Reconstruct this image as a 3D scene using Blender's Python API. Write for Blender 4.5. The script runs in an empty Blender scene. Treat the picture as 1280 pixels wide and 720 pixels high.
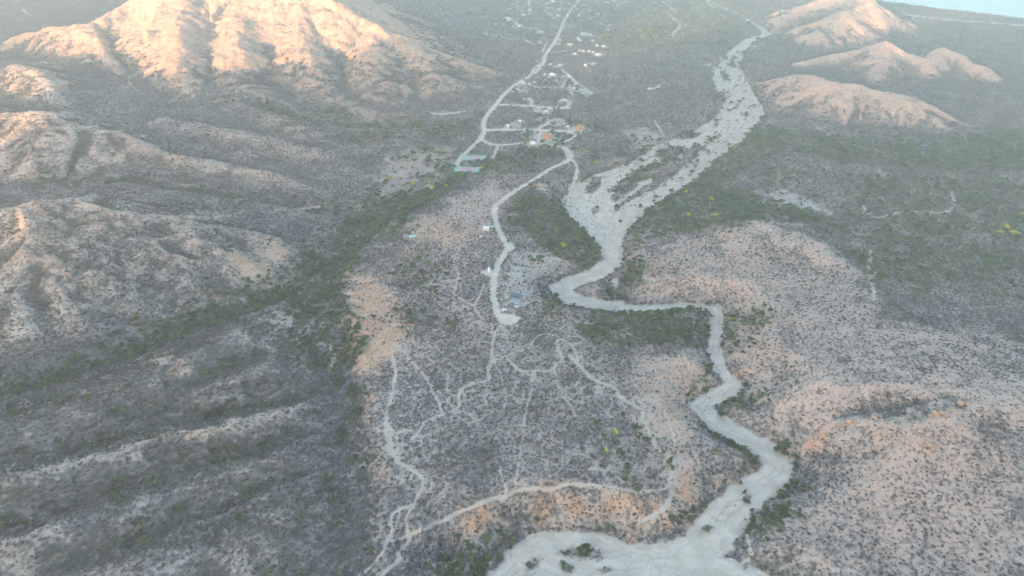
import bpy, math, random
import numpy as np
random.seed(7)
RNG = np.random.default_rng(11)
R = math.radians
C = bpy.context.scene.collection
F32 = np.float32
SKY_STRENGTH, SUN_STRENGTH, EXPOSURE, HAZE, HAZE_G = .115, 5.0, 3.62, .00038, 0.74

# ------------------------------------------------------------------ camera model (drone, 400 m up, looking down 33 degrees)
CAM_H, PITCH, FPX = 400.0, R(33), 850.0
CP, SP = math.cos(PITCH), math.sin(PITCH)

def ray(u, v):
    a = (np.asarray(u, float) - 640) / FPX
    b = (np.asarray(v, float) - 360) / FPX
    return np.stack([a, CP - b * SP, -SP - b * CP], -1)

def at_z(u, v, z):
    d = ray(u, v)
    t = (np.asarray(z, float) - CAM_H) / d[..., 2]
    return d[..., 0] * t, d[..., 1] * t

# ------------------------------------------------------------------ noise
def _hash(ix, iy, seed):
    h = (ix.astype(np.uint32) * np.uint32(374761393) + iy.astype(np.uint32) * np.uint32(668265263) + np.uint32(seed * 2246822519 & 0xffffffff))
    h = (h ^ (h >> np.uint32(13))) * np.uint32(1274126177)
    h = h ^ (h >> np.uint32(16))
    return h

def perlin(x, y, seed=0):
    x = np.asarray(x, F32); y = np.asarray(y, F32)
    x0 = np.floor(x); y0 = np.floor(y)
    fx = x - x0; fy = y - y0
    ix = x0.astype(np.int64); iy = y0.astype(np.int64)
    ux = fx * fx * fx * (fx * (fx * 6 - 15) + 10); uy = fy * fy * fy * (fy * (fy * 6 - 15) + 10)
    def g(dx, dy):
        a = (_hash(ix + dx, iy + dy, seed) & np.uint32(1023)).astype(F32) * F32(2 * math.pi / 1024)
        return np.cos(a) * (fx - dx) + np.sin(a) * (fy - dy)
    n00 = g(0, 0); n10 = g(1, 0); n01 = g(0, 1); n11 = g(1, 1)
    a = n00 + ux * (n10 - n00); b = n01 + ux * (n11 - n01)
    return (a + uy * (b - a)) * F32(1.5)

def fbm(x, y, octv=4, seed=0, gain=0.5):
    s = 0; a = 1.0; f = 1.0; tot = 0
    for k in range(octv):
        s = s + a * perlin(x * f + 17.3 * k, y * f - 9.1 * k, seed + k); tot += a
        a *= gain; f *= 2.03
    return s / tot

def ss(e0, e1, x):
    t = np.clip((x - e0) / (e1 - e0), 0, 1)
    return t * t * (3 - 2 * t)

# ------------------------------------------------------------------ terrain grid (dense where the drone looks, coarse far out)
def axis(segs):
    out = [segs[0][0]]
    for a, b, s0, s1 in segs:
        p = a
        while p < b - 1e-6:
            f = (p - a) / (b - a)
            p = min(b, p + s0 + (s1 - s0) * f); out.append(p)
    return np.unique(np.array(out))
xh = axis([(0, 450, 1.2, 1.3), (450, 1700, 1.6, 4.4), (1700, 4600, 8, 160)])
GX = np.concatenate([-xh[:0:-1], xh])
GY = np.concatenate([axis([(-2400, 0, 60, 26), (0, 250, 12, 2.5), (250, 800, 0.9, 1.6), (800, 1500, 1.6, 2.4), (1500, 2450, 2.4, 5.5), (2450, 6600, 12, 150)])])
NX, NY = len(GX), len(GY)
X, Y = np.meshgrid(GX.astype(F32), GY.astype(F32))
X = X.ravel(); Y = Y.ravel(); N = X.size

# coarse elevations: (u, v, z)
CTRL = [(640,395,26),(620,330,24),(640,250,20),(700,205,10),(600,430,28),(700,440,27),(760,500,29),(830,560,28),(840,610,28),(700,605,32),(600,600,34),
(520,560,36),(500,470,32),(520,400,30),(560,330,26),(550,280,22),(480,360,30),(470,400,30),(480,620,34),(540,640,31),(780,440,24),(840,480,22),(720,330,8),(700,280,8),
(600,170,8),(650,150,5),(700,100,3),(760,60,1),(640,40,4),(850,100,0),(800,150,3),(760,190,4),(560,200,12),(560,120,14),(500,240,12),
(850,300,17),(950,300,28),(1020,330,30),(880,350,24),(960,400,30),(1050,420,34),(1200,430,30),(830,330,15),(960,450,32),(850,440,20),(1280,420,28),(1400,430,30),
(1100,330,14),(1200,300,10),(1280,250,8),(1000,240,10),(900,230,6),(1280,180,4),(1150,100,2),(1280,80,0),(1280,40,0),(1000,60,2),(1400,200,6),(1400,90,1),
(1000,480,35),(1100,490,38),(1280,470,42),(1000,560,30),(1000,650,22),(1100,650,34),(1280,650,48),(1280,720,46),(900,720,16),(950,680,18),(1100,720,34),(1400,600,50),
(400,640,26),(440,480,18),(420,380,16),(470,280,12),(400,330,18),(300,380,24),(200,420,30),(100,470,36),(0,500,42),(0,720,60),(200,720,50),(350,720,36),(100,620,54),(300,600,40),
(200,500,42),(0,560,54),(100,540,50),(0,420,55),(100,420,45),(200,370,42),(300,320,32),(340,280,24),(200,260,46),(100,240,55),(0,260,70),(0,330,65),(380,240,24),(300,200,32),
(450,180,18),(200,160,45),(100,180,52),(0,170,62),(0,110,46),(100,110,46),(300,130,42),(400,130,30),(500,140,20),(560,90,14),(0,40,18),(0,10,8),(620,60,10),(-150,300,80),(-150,500,70),(-150,150,65),
(640,800,30),(300,800,45),(0,800,60),(1000,800,30),(1300,800,46),(300,0,10),(100,0,6),(500,0,6),(700,0,1),(900,0,0)]
ctrl = np.array(CTRL, float)
cx, cy = at_z(ctrl[:, 0], ctrl[:, 1], ctrl[:, 2]); cz = ctrl[:, 2]
cx = np.concatenate([cx, [-3000, 0, 3000, -3000, 0, 3000, -2500, 2500, 0]]); cy = np.concatenate([cy, [3500, 3500, 3500, 6500, 6500, 6500, 0, 0, -800]])
cz = np.concatenate([cz, [4, 0, 0, 0, 0, 0, 70, 50, 60]])
kx = np.arange(-4700, 4701, 40.0); ky = np.arange(-2500, 6701, 25.0)
KX, KY = np.meshgrid(kx, ky)
num = 0; den = 0
for a, b, c in zip(cx, cy, cz):
    w = 1.0 / (((KX - a) ** 2 + (KY - b) ** 2) + 4500.0) ** 1.8
    num = num + w * c; den = den + w
KZ = num / den
def bil(gx, gy, G, x, y):
    i = np.clip(np.searchsorted(gx, x) - 1, 0, len(gx) - 2); j = np.clip(np.searchsorted(gy, y) - 1, 0, len(gy) - 2)
    fx = np.clip((x - gx[i]) / (gx[i + 1] - gx[i]), 0, 1); fy = np.clip((y - gy[j]) / (gy[j + 1] - gy[j]), 0, 1)
    return (G[j, i] * (1 - fx) + G[j, i + 1] * fx) * (1 - fy) + (G[j + 1, i] * (1 - fx) + G[j + 1, i + 1] * fx) * fy
H = bil(kx, ky, KZ, X, Y).astype(F32)

# domain warp shared by everything drawn on the ground
WX = (fbm(X / 70, Y / 70, 3, 31) * 14).astype(F32); WY = (fbm(X / 70, Y / 70, 3, 41) * 14).astype(F32)
wx = (fbm(X / 12, Y / 12, 2, 51) * 3).astype(F32); wy = (fbm(X / 12, Y / 12, 2, 61) * 3).astype(F32)

def near(pts, rad):
    """indices of grid points whose distance to the polyline may be under rad"""
    xs = [p[0] for p in pts]; ys = [p[1] for p in pts]
    j0 = np.searchsorted(GY, min(ys) - rad); j1 = np.searchsorted(GY, max(ys) + rad)
    i0 = np.searchsorted(GX, min(xs) - rad); i1 = np.searchsorted(GX, max(xs) + rad)
    jj = np.arange(j0, j1); ii = np.arange(i0, i1)
    return (jj[:, None] * NX + ii[None, :]).ravel()

def poly_dist(px, py, pts):
    """distance, along-parameter in metres, interpolated third value"""
    D = np.full(px.shape, 1e9, F32); T = np.zeros(px.shape, F32); Z = np.zeros(px.shape, F32); L = 0.0
    for (ax, ay, az), (bx, by, bz) in zip(pts[:-1], pts[1:]):
        dx, dy = bx - ax, by - ay; l2 = dx * dx + dy * dy + 1e-9
        t = np.clip(((px - ax) * dx + (py - ay) * dy) / l2, 0, 1)
        d = np.hypot(px - ax - t * dx, py - ay - t * dy)
        m = d < D
        D[m] = d[m]; T[m] = (L + t * math.sqrt(l2))[m]; Z[m] = (az + t * (bz - az))[m]
        L += math.sqrt(l2)
    return D, T, Z

def smooth_curve(p, n=3):
    """Chaikin"""
    p = np.asarray(p, float)
    for _ in range(n):
        q = np.empty((2 * len(p) - 2, p.shape[1])); q[0::2] = .75 * p[:-1] + .25 * p[1:]; q[1::2] = .25 * p[:-1] + .75 * p[1:]
        p = np.vstack([p[:1], q, p[-1:]])
    return p

HILL = np.zeros(N, F32)       # how much of a point is ridge flank
HID = np.zeros(N, np.int16)   # which named hill it belongs to
def ridge(uvz, slope, w=9, gully=5.0, hid=0, seed=0, world=False, gl=34.0):
    global H
    if world: pts = uvz
    else:
        a = np.array(uvz, float); x, y = at_z(a[:, 0], a[:, 1], a[:, 2]); pts = list(zip(x, y, a[:, 2]))
    zmax = max(p[2] for p in pts)
    idx = near(pts, (zmax + 5) / slope + 10)
    if not len(idx): return
    px = X[idx] + WX[idx] * .8; py = Y[idx] + WY[idx] * .8
    D, T, Z = poly_dist(px, py, pts)
    fall = np.sqrt(D * D + w * w) - w
    # gullies that run straight down the flanks
    n = perlin(T / gl + seed * 7.7 + .7 * perlin(T / 90, D / 60, seed + 5), D / 110 + seed, seed + 3)
    n2 = perlin(T / (gl * .4) + seed * 3.1, D / 70, seed + 9)
    amp = gully * ss(4, 55, D)
    prof = Z - slope * fall * (1 - .0007 * np.minimum(fall, 300)) - amp * (1.0 - np.abs(n) * 2.2) * .8 - amp * .3 * (1 - np.abs(n2) * 2) 
    h = H[idx]; k = 5.0
    m = np.clip(.5 + .5 * (prof - h) / k, 0, 1)
    H[idx] = h + (prof - h) * m + k * m * (1 - m)
    HILL[idx] = np.maximum(HILL[idx], ss(-2, 14, prof - h))
    if hid:
        HID[idx] = np.where((prof - h > 1.5) & (prof > h), hid, HID[idx])

# ------------------------------------------------------------------ hills: crest and spur lines as (u, v, z)
RIDGES = [
 # the big mountain
 ([(20,46,60),(60,34,75),(110,30,95),(160,5,120),(200,-35,180),(260,-50,195),(330,-46,190),(380,-22,165),(440,15,120),(500,46,85),(560,70,50),(620,88,20)], .50, 10, 6, 1),
 ([(230,-40,185),(222,10,130),(222,50,95),(228,90,65),(240,118,48)], .62, 26, 3, 1),
 ([(300,-45,190),(305,10,125),(292,60,85),(285,95,55)], .62, 26, 3, 1),
 ([(380,-22,165),(375,20,115),(380,60,80),(400,110,45)], .6, 26, 3, 1),
 ([(470,30,100),(465,80,62),(470,130,30)], .55, 26, 3, 1),
 ([(500,46,85),(540,90,45),(590,105,22)], .5, 26, 3, 1),
 ([(110,30,95),(130,60,70),(150,90,52)], .55, 8, 5, 1),
 ([(60,34,75),(65,54,58)], .55, 8, 4, 1),
 ([(300,108,52),(350,150,40),(400,180,30)], .3, 14, 3, 1),
 ([(400,110,45),(470,143,27),(580,142,12)], .3, 12, 3, 1),
 # lower hills, far to near
 ([(20,80,74),(42,86,80),(60,100,72),(90,140,52)], .5, 7, 4, 2),
 ([(-60,130,90),(0,142,97),(45,140,109),(70,148,104),(100,165,80),(135,164,85),(200,190,56),(280,205,46),(350,220,36),(430,250,22)], .48, 8, 5, 3),
 ([(55,150,104),(60,190,73),(70,215,54)], .5, 8, 4, 3),
 ([(200,150,55),(300,165,45),(400,190,32),(480,225,14)], .3, 12, 4, 3),
 ([(-60,270,95),(0,265,98),(30,255,108),(58,243,120),(90,257,108),(120,268,95),(200,272,74),(270,282,55),(340,302,36)], .55, 7, 6, 4),
 ([(60,250,115),(75,320,85),(95,390,58),(110,420,46)], .55, 8, 6, 4),
 ([(110,265,97),(150,300,82),(190,350,60),(225,395,38)], .5, 8, 6, 4),
 ([(20,260,103),(15,330,82),(30,400,58)], .5, 8, 6, 4),
 ([(200,272,74),(260,310,55),(325,345,30)], .45, 10, 5, 4),
 # long ridges in the near left
 ([(388,372,29),(370,395,37),(300,420,47),(230,445,53),(150,480,59),(60,520,65),(-80,565,75)], .42, 13, 4, 5),
 ([(395,430,34),(330,455,44),(255,490,52)], .45, 9, 4, 5),
 ([(408,490,27),(370,510,39),(300,530,49),(200,550,59),(90,583,69),(-60,625,81)], .42, 14, 4, 6),
 ([(425,555,29),(390,565,41),(320,583,51),(230,612,59),(100,652,69),(-40,695,81)], .42, 14, 4, 7),
 ([(435,612,31),(380,632,43),(290,664,55),(200,702,65),(80,765,75)], .4, 14, 4, 8),
 # right near hill
 ([(960,562,24),(1010,548,36),(1050,535,45),(1096,526,51),(1170,519,57),(1204,506,59),(1290,498,61),(1420,490,61)], .42, 7, 5, 9),
 ([(1096,526,51),(1060,600,36),(1030,660,21)], .3, 40, 3, 9),
 ([(1170,519,57),(1160,620,44),(1140,720,30)], .28, 45, 3, 9),
 ([(1290,498,61),(1290,620,49),(1280,740,40)], .28, 45, 3, 9),
 # hummocks of the pale plateau
 ([(880,330,24),(960,285,34),(1010,300,36),(1050,335,30)], .28, 18, 4, 0),
 # right far hills
 ([(938,98,28),(975,95,44),(1003,91,55),(1040,103,54),(1080,107,52),(1120,116,46),(1160,131,32),(1210,155,10)], .48, 5, 10, 10),
 ([(1003,91,55),(1008,120,26),(1015,140,10)], .45, 9, 4, 10),
 ([(1080,107,52),(1100,140,26),(1125,165,6)], .42, 9, 4, 10),
 ([(1130,118,44),(1180,155,16),(1200,168,6)], .4, 9, 4, 10),
 ([(1000,78,14),(1050,66,27),(1080,62,34),(1108,52,52),(1135,66,37),(1158,74,31),(1180,60,46),(1200,67,38),(1215,80,27),(1232,82,27),(1256,104,6)], .68, 5, 10, 11),
 ([(1108,52,52),(1100,80,24),(1090,100,10)], .5, 7, 4, 11),
 ([(960,30,15),(985,20,34),(1010,8,59),(1040,-6,86),(1062,-17,99),(1085,-4,82),(1102,8,62),(1125,28,31),(1148,43,6)], .66, 5, 10, 12),
 ([(1062,-16,97),(1050,20,59),(1040,45,24)], .55, 8, 6, 12),
 ([(1085,-4,82),(1103,25,45),(1112,46,13)], .55, 8, 6, 12),
 ([(1010,8,59),(1000,35,24)], .5, 8, 5, 12),
 ([(1008,44,20),(1025,38,34),(1042,46,18)], .5, 6, 3, 12),
]
for k, (p, s, w, g, hid) in enumerate(RIDGES):
    ridge(p, s, w, g, hid, seed=k + 1, gl=70 if hid == 1 else 34)

# the range behind the drone, whose evening shadow lies over the valley (light runs along U)
SUN_AZ, SUN_EL = R(32), R(5.0)
U = np.array([math.sin(SUN_AZ), math.cos(SUN_AZ)]); V = np.array([math.cos(SUN_AZ), -math.sin(SUN_AZ)])
T0 = -1000.0
# (picture point, its height, height below which it should lie in shade)
SHADE = [(-100,60,60,40),(30,40,60,50),(110,30,95,55),(190,110,48,40),(245,110,48,40),(290,80,80,45),(380,60,80,72),(470,60,75,108),(560,80,40,125),(60,110,70,38),(45,150,104,67),(110,165,80,74),(60,243,120,98),(200,272,74,90),
 (1062,-17,112,90),(1020,10,72,78),(1108,52,52,58),(1180,60,48,56),(1240,85,28,56),(1003,91,55,66),(1080,107,52,66),(700,100,0,20),(700,20,0,0)]
TE = math.tan(SUN_EL); RANGE = []
for u_, v_, z_, sh in SHADE:
    x_, y_ = at_z(u_, v_, z_); RANGE.append((x_ * V[0] + y_ * V[1], sh + TE * (x_ * U[0] + y_ * U[1] - T0)))
RANGE.sort(); RANGE = [(-4200, RANGE[0][1])] + RANGE + [(RANGE[-1][0] + 200, 400), (700, 390), (1300, 360), (2600, 320)]
print('range', [(int(a), int(b)) for a, b in RANGE])
rng_pts = [(T0 * U[0] + s * V[0], T0 * U[1] + s * V[1], z) for s, z in RANGE]
_wx, _wy = WX.copy(), WY.copy()
ridge(rng_pts, .55, 10, 0, 13, seed=77, world=True, gl=120)

# ------------------------------------------------------------------ valleys and washes cut down into it: (u, v, z, half width m)
def carve(uvzw, slope, k=2.0):
    global H
    a = np.array(uvzw, float); x, y = at_z(a[:, 0], a[:, 1], a[:, 2])
    pts = [(p, q, i) for i, (p, q) in enumerate(zip(x, y))]
    idx = near(pts, 120)
    D, T, I = poly_dist(X[idx] + wx[idx] + .35 * WX[idx], Y[idx] + wy[idx] + .35 * WY[idx], pts)
    z = np.interp(I, range(len(a)), a[:, 2]); hw = np.interp(I, range(len(a)), a[:, 3])
    prof = z + np.maximum(0, D - hw) * slope
    h = H[idx]; m = np.clip(.5 + .5 * (h - prof) / k, 0, 1)
    H[idx] = h + (prof - h) * m - k * m * (1 - m) * .5
VALLEYS = [
 ([(545,203,10,8),(500,245,11,16),(465,275,12,20),(430,300,14,20),(405,340,16,18),(395,390,18,16),(415,440,20,12),(430,490,22,9),(437,550,25,8),(442,620,28,8),(445,730,32,8)], .5),
 ([(400,345,16,12),(330,375,22,12),(235,408,28,8),(150,445,34,6),(60,478,40,5),(-60,510,48,5)], .42),
 ([(425,482,23,4),(380,496,28,2),(300,512,36,2),(200,535,44,2),(90,562,54,2)], .5),
 ([(436,540,25,4),(400,537,30,2),(330,560,38,2),(250,582,44,2),(150,610,52,2),(0,662,64,2)], .5),
 ([(440,590,27,4),(400,590,33,2),(340,605,40,2),(250,642,50,2),(150,690,60,2)], .5),
 ([(470,270,12,8),(400,265,18,5),(330,250,26,3),(250,240,34,2),(150,225,46,2),(60,228,58,2)], .4),
 ([(590,160,9,8),(520,158,13,8),(440,158,18,8),(380,150,26,5),(320,130,36,3)], .35),
 ([(905,490,10,2),(960,520,20,2),(1010,528,30,1),(1100,512,40,1),(1180,500,52,1)], .45),
 ([(960,590,12,2),(1000,575,20,1),(1040,580,36,1)], .5),
 ([(740,330,5,3),(700,340,12,2),(640,330,20,1)], .4),
 ([(470,455,30,2),(455,430,24,2),(480,410,27,1),(550,400,27,0)], .5),
 ([(560,690,15,4),(530,700,22,3),(500,680,28,2)], .5),
]
for p, s in VALLEYS: carve(p, s)
def wz(v): return float(np.interp(v, [-20, 100, 200, 300, 385, 500, 600, 720, 760], [-.5, 0, 1, 3, 5, 8, 11, 14, 15]))
WASH = [  # (u, v, half width in m)
 [(1010,800,16),(960,745,18),(890,715,18),(860,700,18),(885,680,17),(905,650,15),(930,622,13),(965,597,12),(974,583,11),(955,560,11),(925,545,11),(893,525,10),(876,508,9),(893,495,8),(912,489,9),(917,480,8),(902,465,7),(893,440,6.5),(897,400,6),(894,385,6),(860,382.5,6),(820,386,6.5),(780,386,8),(740,380,11),(712,372,13),(702,361,13),(716,352,12),(742,343,12),(766,326,12),(764,310,13),(752,290,17),(741,270,24),(732,252,24),(738,234,18),(762,222,15),(800,208,13),(832,186,13),(870,171,13),(908,157,24),(928,140,32),(922,122,36),(912,100,36),(912,82,24),(922,62,15),(938,50,13),(958,44,12),(955,38,11),(938,28,9),(922,18,7),(900,8,6),(880,0,6)],
 [(860,700,18),(820,704,17),(790,706,16),(772,693,12),(750,680,9),(705,677,9),(670,684,12),(648,705,12),(630,730,14),(620,770,14)],
 [(660,700,14),(690,712,14),(740,722,16),(800,712,16)],
 [(764,300,12),(778,272,13),(800,255,12),(830,240,11),(855,222,11),(884,196,12),(912,174,14),(930,150,20)],
 [(760,252,12),(790,235,9),(810,225,6)],[(842,200,7),(850,186,6),(880,178,7)],
 [(912,110,16),(902,96,10),(890,84,6),(880,80,3)],[(905,80,7),(900,72,5)],[(930,62,6),(945,58,6),(965,56,4)],
 [(955,44,8),(985,40,6),(1010,36,5)],
 [(770,350,4),(765,365,4),(775,380,5)],[(800,258,4),(790,262,3),(800,272,2)],
]
wash_xy = []
WASH = [[(u, v, w * (1 + .4 * float(ss(110, 150, v) * ss(310, 270, v)))) for u, v, w in ln] for ln in WASH]
for ln in WASH:
    carve([(u, v, wz(v), w) for u, v, w in ln], .62)
    z = [wz(v) for u, v, w in ln]; x, y = at_z([p[0] for p in ln], [p[1] for p in ln], z)
    wash_xy.append(([(a, b, i) for i, (a, b) in enumerate(zip(x, y))], [p[2] * (.86 if p[1] > 560 else .92) for p in ln], z))

# roughness of the ground: strong on flanks, gentle on the flats
hn = HILL * np.where(HID == 13, .25, np.where(HID >= 10, 1.7, np.where(HID == 1, 2.0, np.where(HID == 9, .45, 1)))).astype(F32)
H += (fbm(X / 55, Y / 55, 4, 5) * (1.0 + 1.8 * hn) + fbm(X / 15, Y / 15, 4, 15, .6) * (.3 + 1.3 * hn) + (np.abs(perlin(X / 34, Y / 34, 25)) - .3) * 2.2 * hn).astype(F32)
XP, YP = at_z([980, 1050, 1180, 860], [300, 400, 440, 330], [30, 36, 40, 18])
for a, b, r_ in zip(XP, YP, (90, 110, 130, 60)):
    g = np.exp(-((X - a) ** 2 + (Y - b) ** 2) / (r_ * r_))
    H += (g * (fbm(X / 42, Y / 42, 4, 55) * 1.8)).astype(F32)

# washes stay level
SAND = np.zeros(N, F32); BRAID = np.zeros(N, F32)
EDGE = np.zeros(N, F32)
for ln, ws, zs in wash_xy:
    idx = near(ln, 90)
    D, T, I = poly_dist(X[idx] + .12 * WX[idx] + .8 * wx[idx], Y[idx] + .12 * WY[idx] + .8 * wy[idx], ln)
    W = np.interp(I, range(len(ws)), ws).astype(F32); lev = ss(5, -1, D - W)
    H[idx] += (lev * (np.interp(I, range(len(zs)), zs) + .25 * perlin(X[idx] / 9, Y[idx] / 9, 72) - H[idx])).astype(F32)
    EDGE[idx] = np.maximum(EDGE[idx], ss(10, 2, D - W) * (D > W - 2))
    rag = fbm(X[idx] / 9, Y[idx] / 9, 3, 71) * np.clip(W * .35, 1.2, 7)
    SAND[idx] = np.maximum(SAND[idx], ss(-1.6, 1.6, W - D + rag))
    br = perlin(T / 55 + 3 * perlin(T / 90, D / 20, 5), D / 3.6, 151) + .6 * perlin(T / 25, D / 1.7, 152)
    BRAID[idx] = np.maximum(BRAID[idx], ss(.05, .6, br) * (W - D > 1))

# sea: beyond a line through two points of the shore
(sx0, sx1), (sy0, sy1) = at_z([1100, 1280], [1, 22], [0, 0])
sd = np.array([sx1 - sx0, sy1 - sy0]); sd /= np.hypot(*sd); sn = np.array([-sd[1], sd[0]])
if sn[1] < 0: sn = -sn
COAST = ((X - sx0) * sn[0] + (Y - sy0) * sn[1] + fbm(X / 160, Y / 160, 3, 91) * 14).astype(F32)
H = np.where(COAST > -60, H * (1 - ss(-60, -5, COAST)) + ss(-60, -5, COAST) * np.clip(-1 - .04 * COAST, -12, 1.2), H).astype(F32)
SAND = np.maximum(SAND, ss(-26, -20, COAST))

HG = H.reshape(NY, NX)
def ground(x, y): return bil(GX, GY, HG, np.asarray(x, float), np.asarray(y, float))
def hit(u, v):
    """where the ray through a picture point meets the terrain"""
    u = np.atleast_1d(np.asarray(u, float)); v = np.atleast_1d(np.asarray(v, float)); d = ray(u, v)
    t = np.full(u.shape, np.nan); prev = np.full(u.shape, 1.0); tt = 250.0
    done = np.zeros(u.shape, bool); tp = 250.0
    while tt < 7000 and not done.all():
        p = d * tt; e = CAM_H + p[:, 2] - ground(p[:, 0], p[:, 1])
        new = (~done) & (e <= 0)
        if new.any():
            f = prev[new] / (prev[new] - e[new] + 1e-9); t[new] = tp + f * (tt - tp); done |= new
        prev = e; tp = tt; tt *= 1.004
    t = np.where(np.isnan(t), 6000, t)
    return d[:, 0] * t, d[:, 1] * t

def sdf(px, py, poly):
    x0 = poly[:, 0]; y0 = poly[:, 1]
    D = np.full(px.shape, 1e9, F32); inside = np.zeros(px.shape, bool)
    n = len(poly)
    for i in range(n):
        ax, ay = poly[i]; bx, by = poly[(i + 1) % n]
        dx, dy = bx - ax, by - ay
        t = np.clip(((px - ax) * dx + (py - ay) * dy) / (dx * dx + dy * dy + 1e-9), 0, 1)
        D = np.minimum(D, np.hypot(px - ax - t * dx, py - ay - t * dy))
        c = ((ay > py) != (by > py)) & (px < dx * (py - ay) / (dy if abs(dy) > 1e-9 else 1e-9) + ax)
        inside ^= c
    return np.where(inside, -D, D)

def zone(A, uv, val, soft=12, rag=1.0, op='max'):
    if soft >= 4 and rag == 1.0: soft = soft * 1.7 + 2
    a = np.array(uv, float); x, y = hit(a[:, 0], a[:, 1]); poly = np.stack([x, y], 1)
    idx = near([(p, q) for p, q in poly], soft + 30)
    if not len(idx): return
    s = sdf(X[idx] + WX[idx] * rag, Y[idx] + WY[idx] * rag, poly) + fbm(X[idx] / 22, Y[idx] / 22, 4, 81, .6) * soft * 1.5
    m = ss(soft, -soft, s) * abs(val)
    A[idx] = np.maximum(A[idx], m) if op == 'max' else A[idx] * (1 - m)

def line(A, uv, w, val=1.0, soft=.5, smooth=2, rag=.5):
    p = smooth_curve(uv, smooth); x, y = hit(p[:, 0], p[:, 1])
    pts = [(a, b, 0) for a, b in zip(x, y)]
    idx = near(pts, w + 6)
    if not len(idx): return
    D, T, _ = poly_dist(X[idx] + wx[idx] * rag * .5, Y[idx] + wy[idx] * rag * .5, pts)
    nz = perlin(X[idx] / 5, Y[idx] / 5, 101) * w * .25
    A[idx] = np.maximum(A[idx], val * ss(w / 2 + soft, w / 2 - soft, D + nz))

# ------------------------------------------------------------------ islands in the wash
ISL = np.zeros(N, F32)
for uv in [
 [(694,692),(712,684),(735,683),(755,690),(752,702),(735,699),(715,698)],[(655,705),(668,697),(680,700),(672,712),(658,716)],[(700,706),(716,704),(722,712),(708,716)],[(648,720),(662,716),(668,728),(650,735)],[(742,709),(760,706),(772,712),(752,716)],[(925,626),(934,618),(942,620),(934,632)],[(880,660),(890,655),(894,660),(886,666)],
 [(735,232),(742,222),(752,222),(750,234),(742,242),(732,242)],
 [(775,228),(790,214),(820,204),(845,198),(854,200),(836,210),(815,220),(792,230),(778,234)],
 [(762,248),(775,232),(800,230),(790,240),(768,254)],
 [(815,196),(835,182),(852,182),(860,186),(846,196),(830,200)],
 [(845,172),(865,165),(880,165),(872,172),(852,175)],
 [(862,190),(868,180),(874,182),(868,194)],
 [(740,362),(760,350),(772,360),(790,378),(775,376),(755,372)],
 [(738,262),(748,256),(750,264),(742,270)],
 [(896,120),(905,112),(908,128),(900,135)],[(912,78),(917,74),(918,84),(914,86)],[(900,92),(908,90),(909,102),(903,100)],
 [(880,552),(900,556),(915,566),(905,572),(890,562)],
]: zone(ISL, uv, 1, soft=1.6, rag=.15)
# scattered scour islands on the wide braided reaches
zz = np.zeros(N, F32)
zone(zz, [(700,260),(740,215),(820,205),(860,170),(940,150),(950,125),(930,90),(930,60),(890,70),(895,130),(860,160),(820,185),(760,215),(715,240)], 1, 10)
zone(zz, [(780,285),(800,240),(850,215),(900,170),(930,180),(880,220),(830,255),(790,290)], 1, 8)
ca, sa = math.cos(R(52)), math.sin(R(52))
st = perlin((X * ca + Y * sa) / 26, (-X * sa + Y * ca) / 7, 111) + .5 * perlin(X / 7, Y / 7, 112)
ISL = np.maximum(ISL, zz * ss(.25, .5, st))
SAND = SAND * (1 - .92 * ISL)

# ------------------------------------------------------------------ roads and footpaths
ROAD = np.zeros(N, F32); PATH = np.zeros(N, F32)
MAIN = [(726,-12),(724,0),(712,15),(703,30),(701,38),(690,58),(680,70),(681,78),(668,92),(645,105),(629,118),(621,130),(606,147),(603,156),(607,163),(600,174)]
line(ROAD, MAIN, 8.0)
line(ROAD, [(600,174),(612,180),(625,182),(650,179),(668,178),(690,181),(706,185),(713,197),(708,203),(690,209),(675,220),(655,232),(640,241),(625,252),(617,260),(619,275),(625,292),(633,305),(635,311),(628,322),(620,336),(617,350),(617,370),(620,388),(628,401),(640,402)], 6.2)
line(ROAD, [(706,185),(711,190),(713,197)], 10)
line(ROAD, [(600,174),(586,187),(575,198),(571,204)], 6)
line(ROAD, [(713,197),(722,208),(721,220),(712,238)], 4.2)
zone(ROAD, [(622,400),(628,393),(640,393),(650,397),(646,402),(636,406),(626,404)], 1, 1.5, .1)
zone(ROAD, [(633,305),(640,303),(645,309),(638,314),(630,314)], 1, 1.5, .1)
zone(ROAD, [(600,340),(610,336),(618,338),(617,347),(608,344)], 1, 1.5, .1)
zone(ROAD, [(566,206),(570,200),(578,200),(574,208)], 1, 2, .1)
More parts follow.
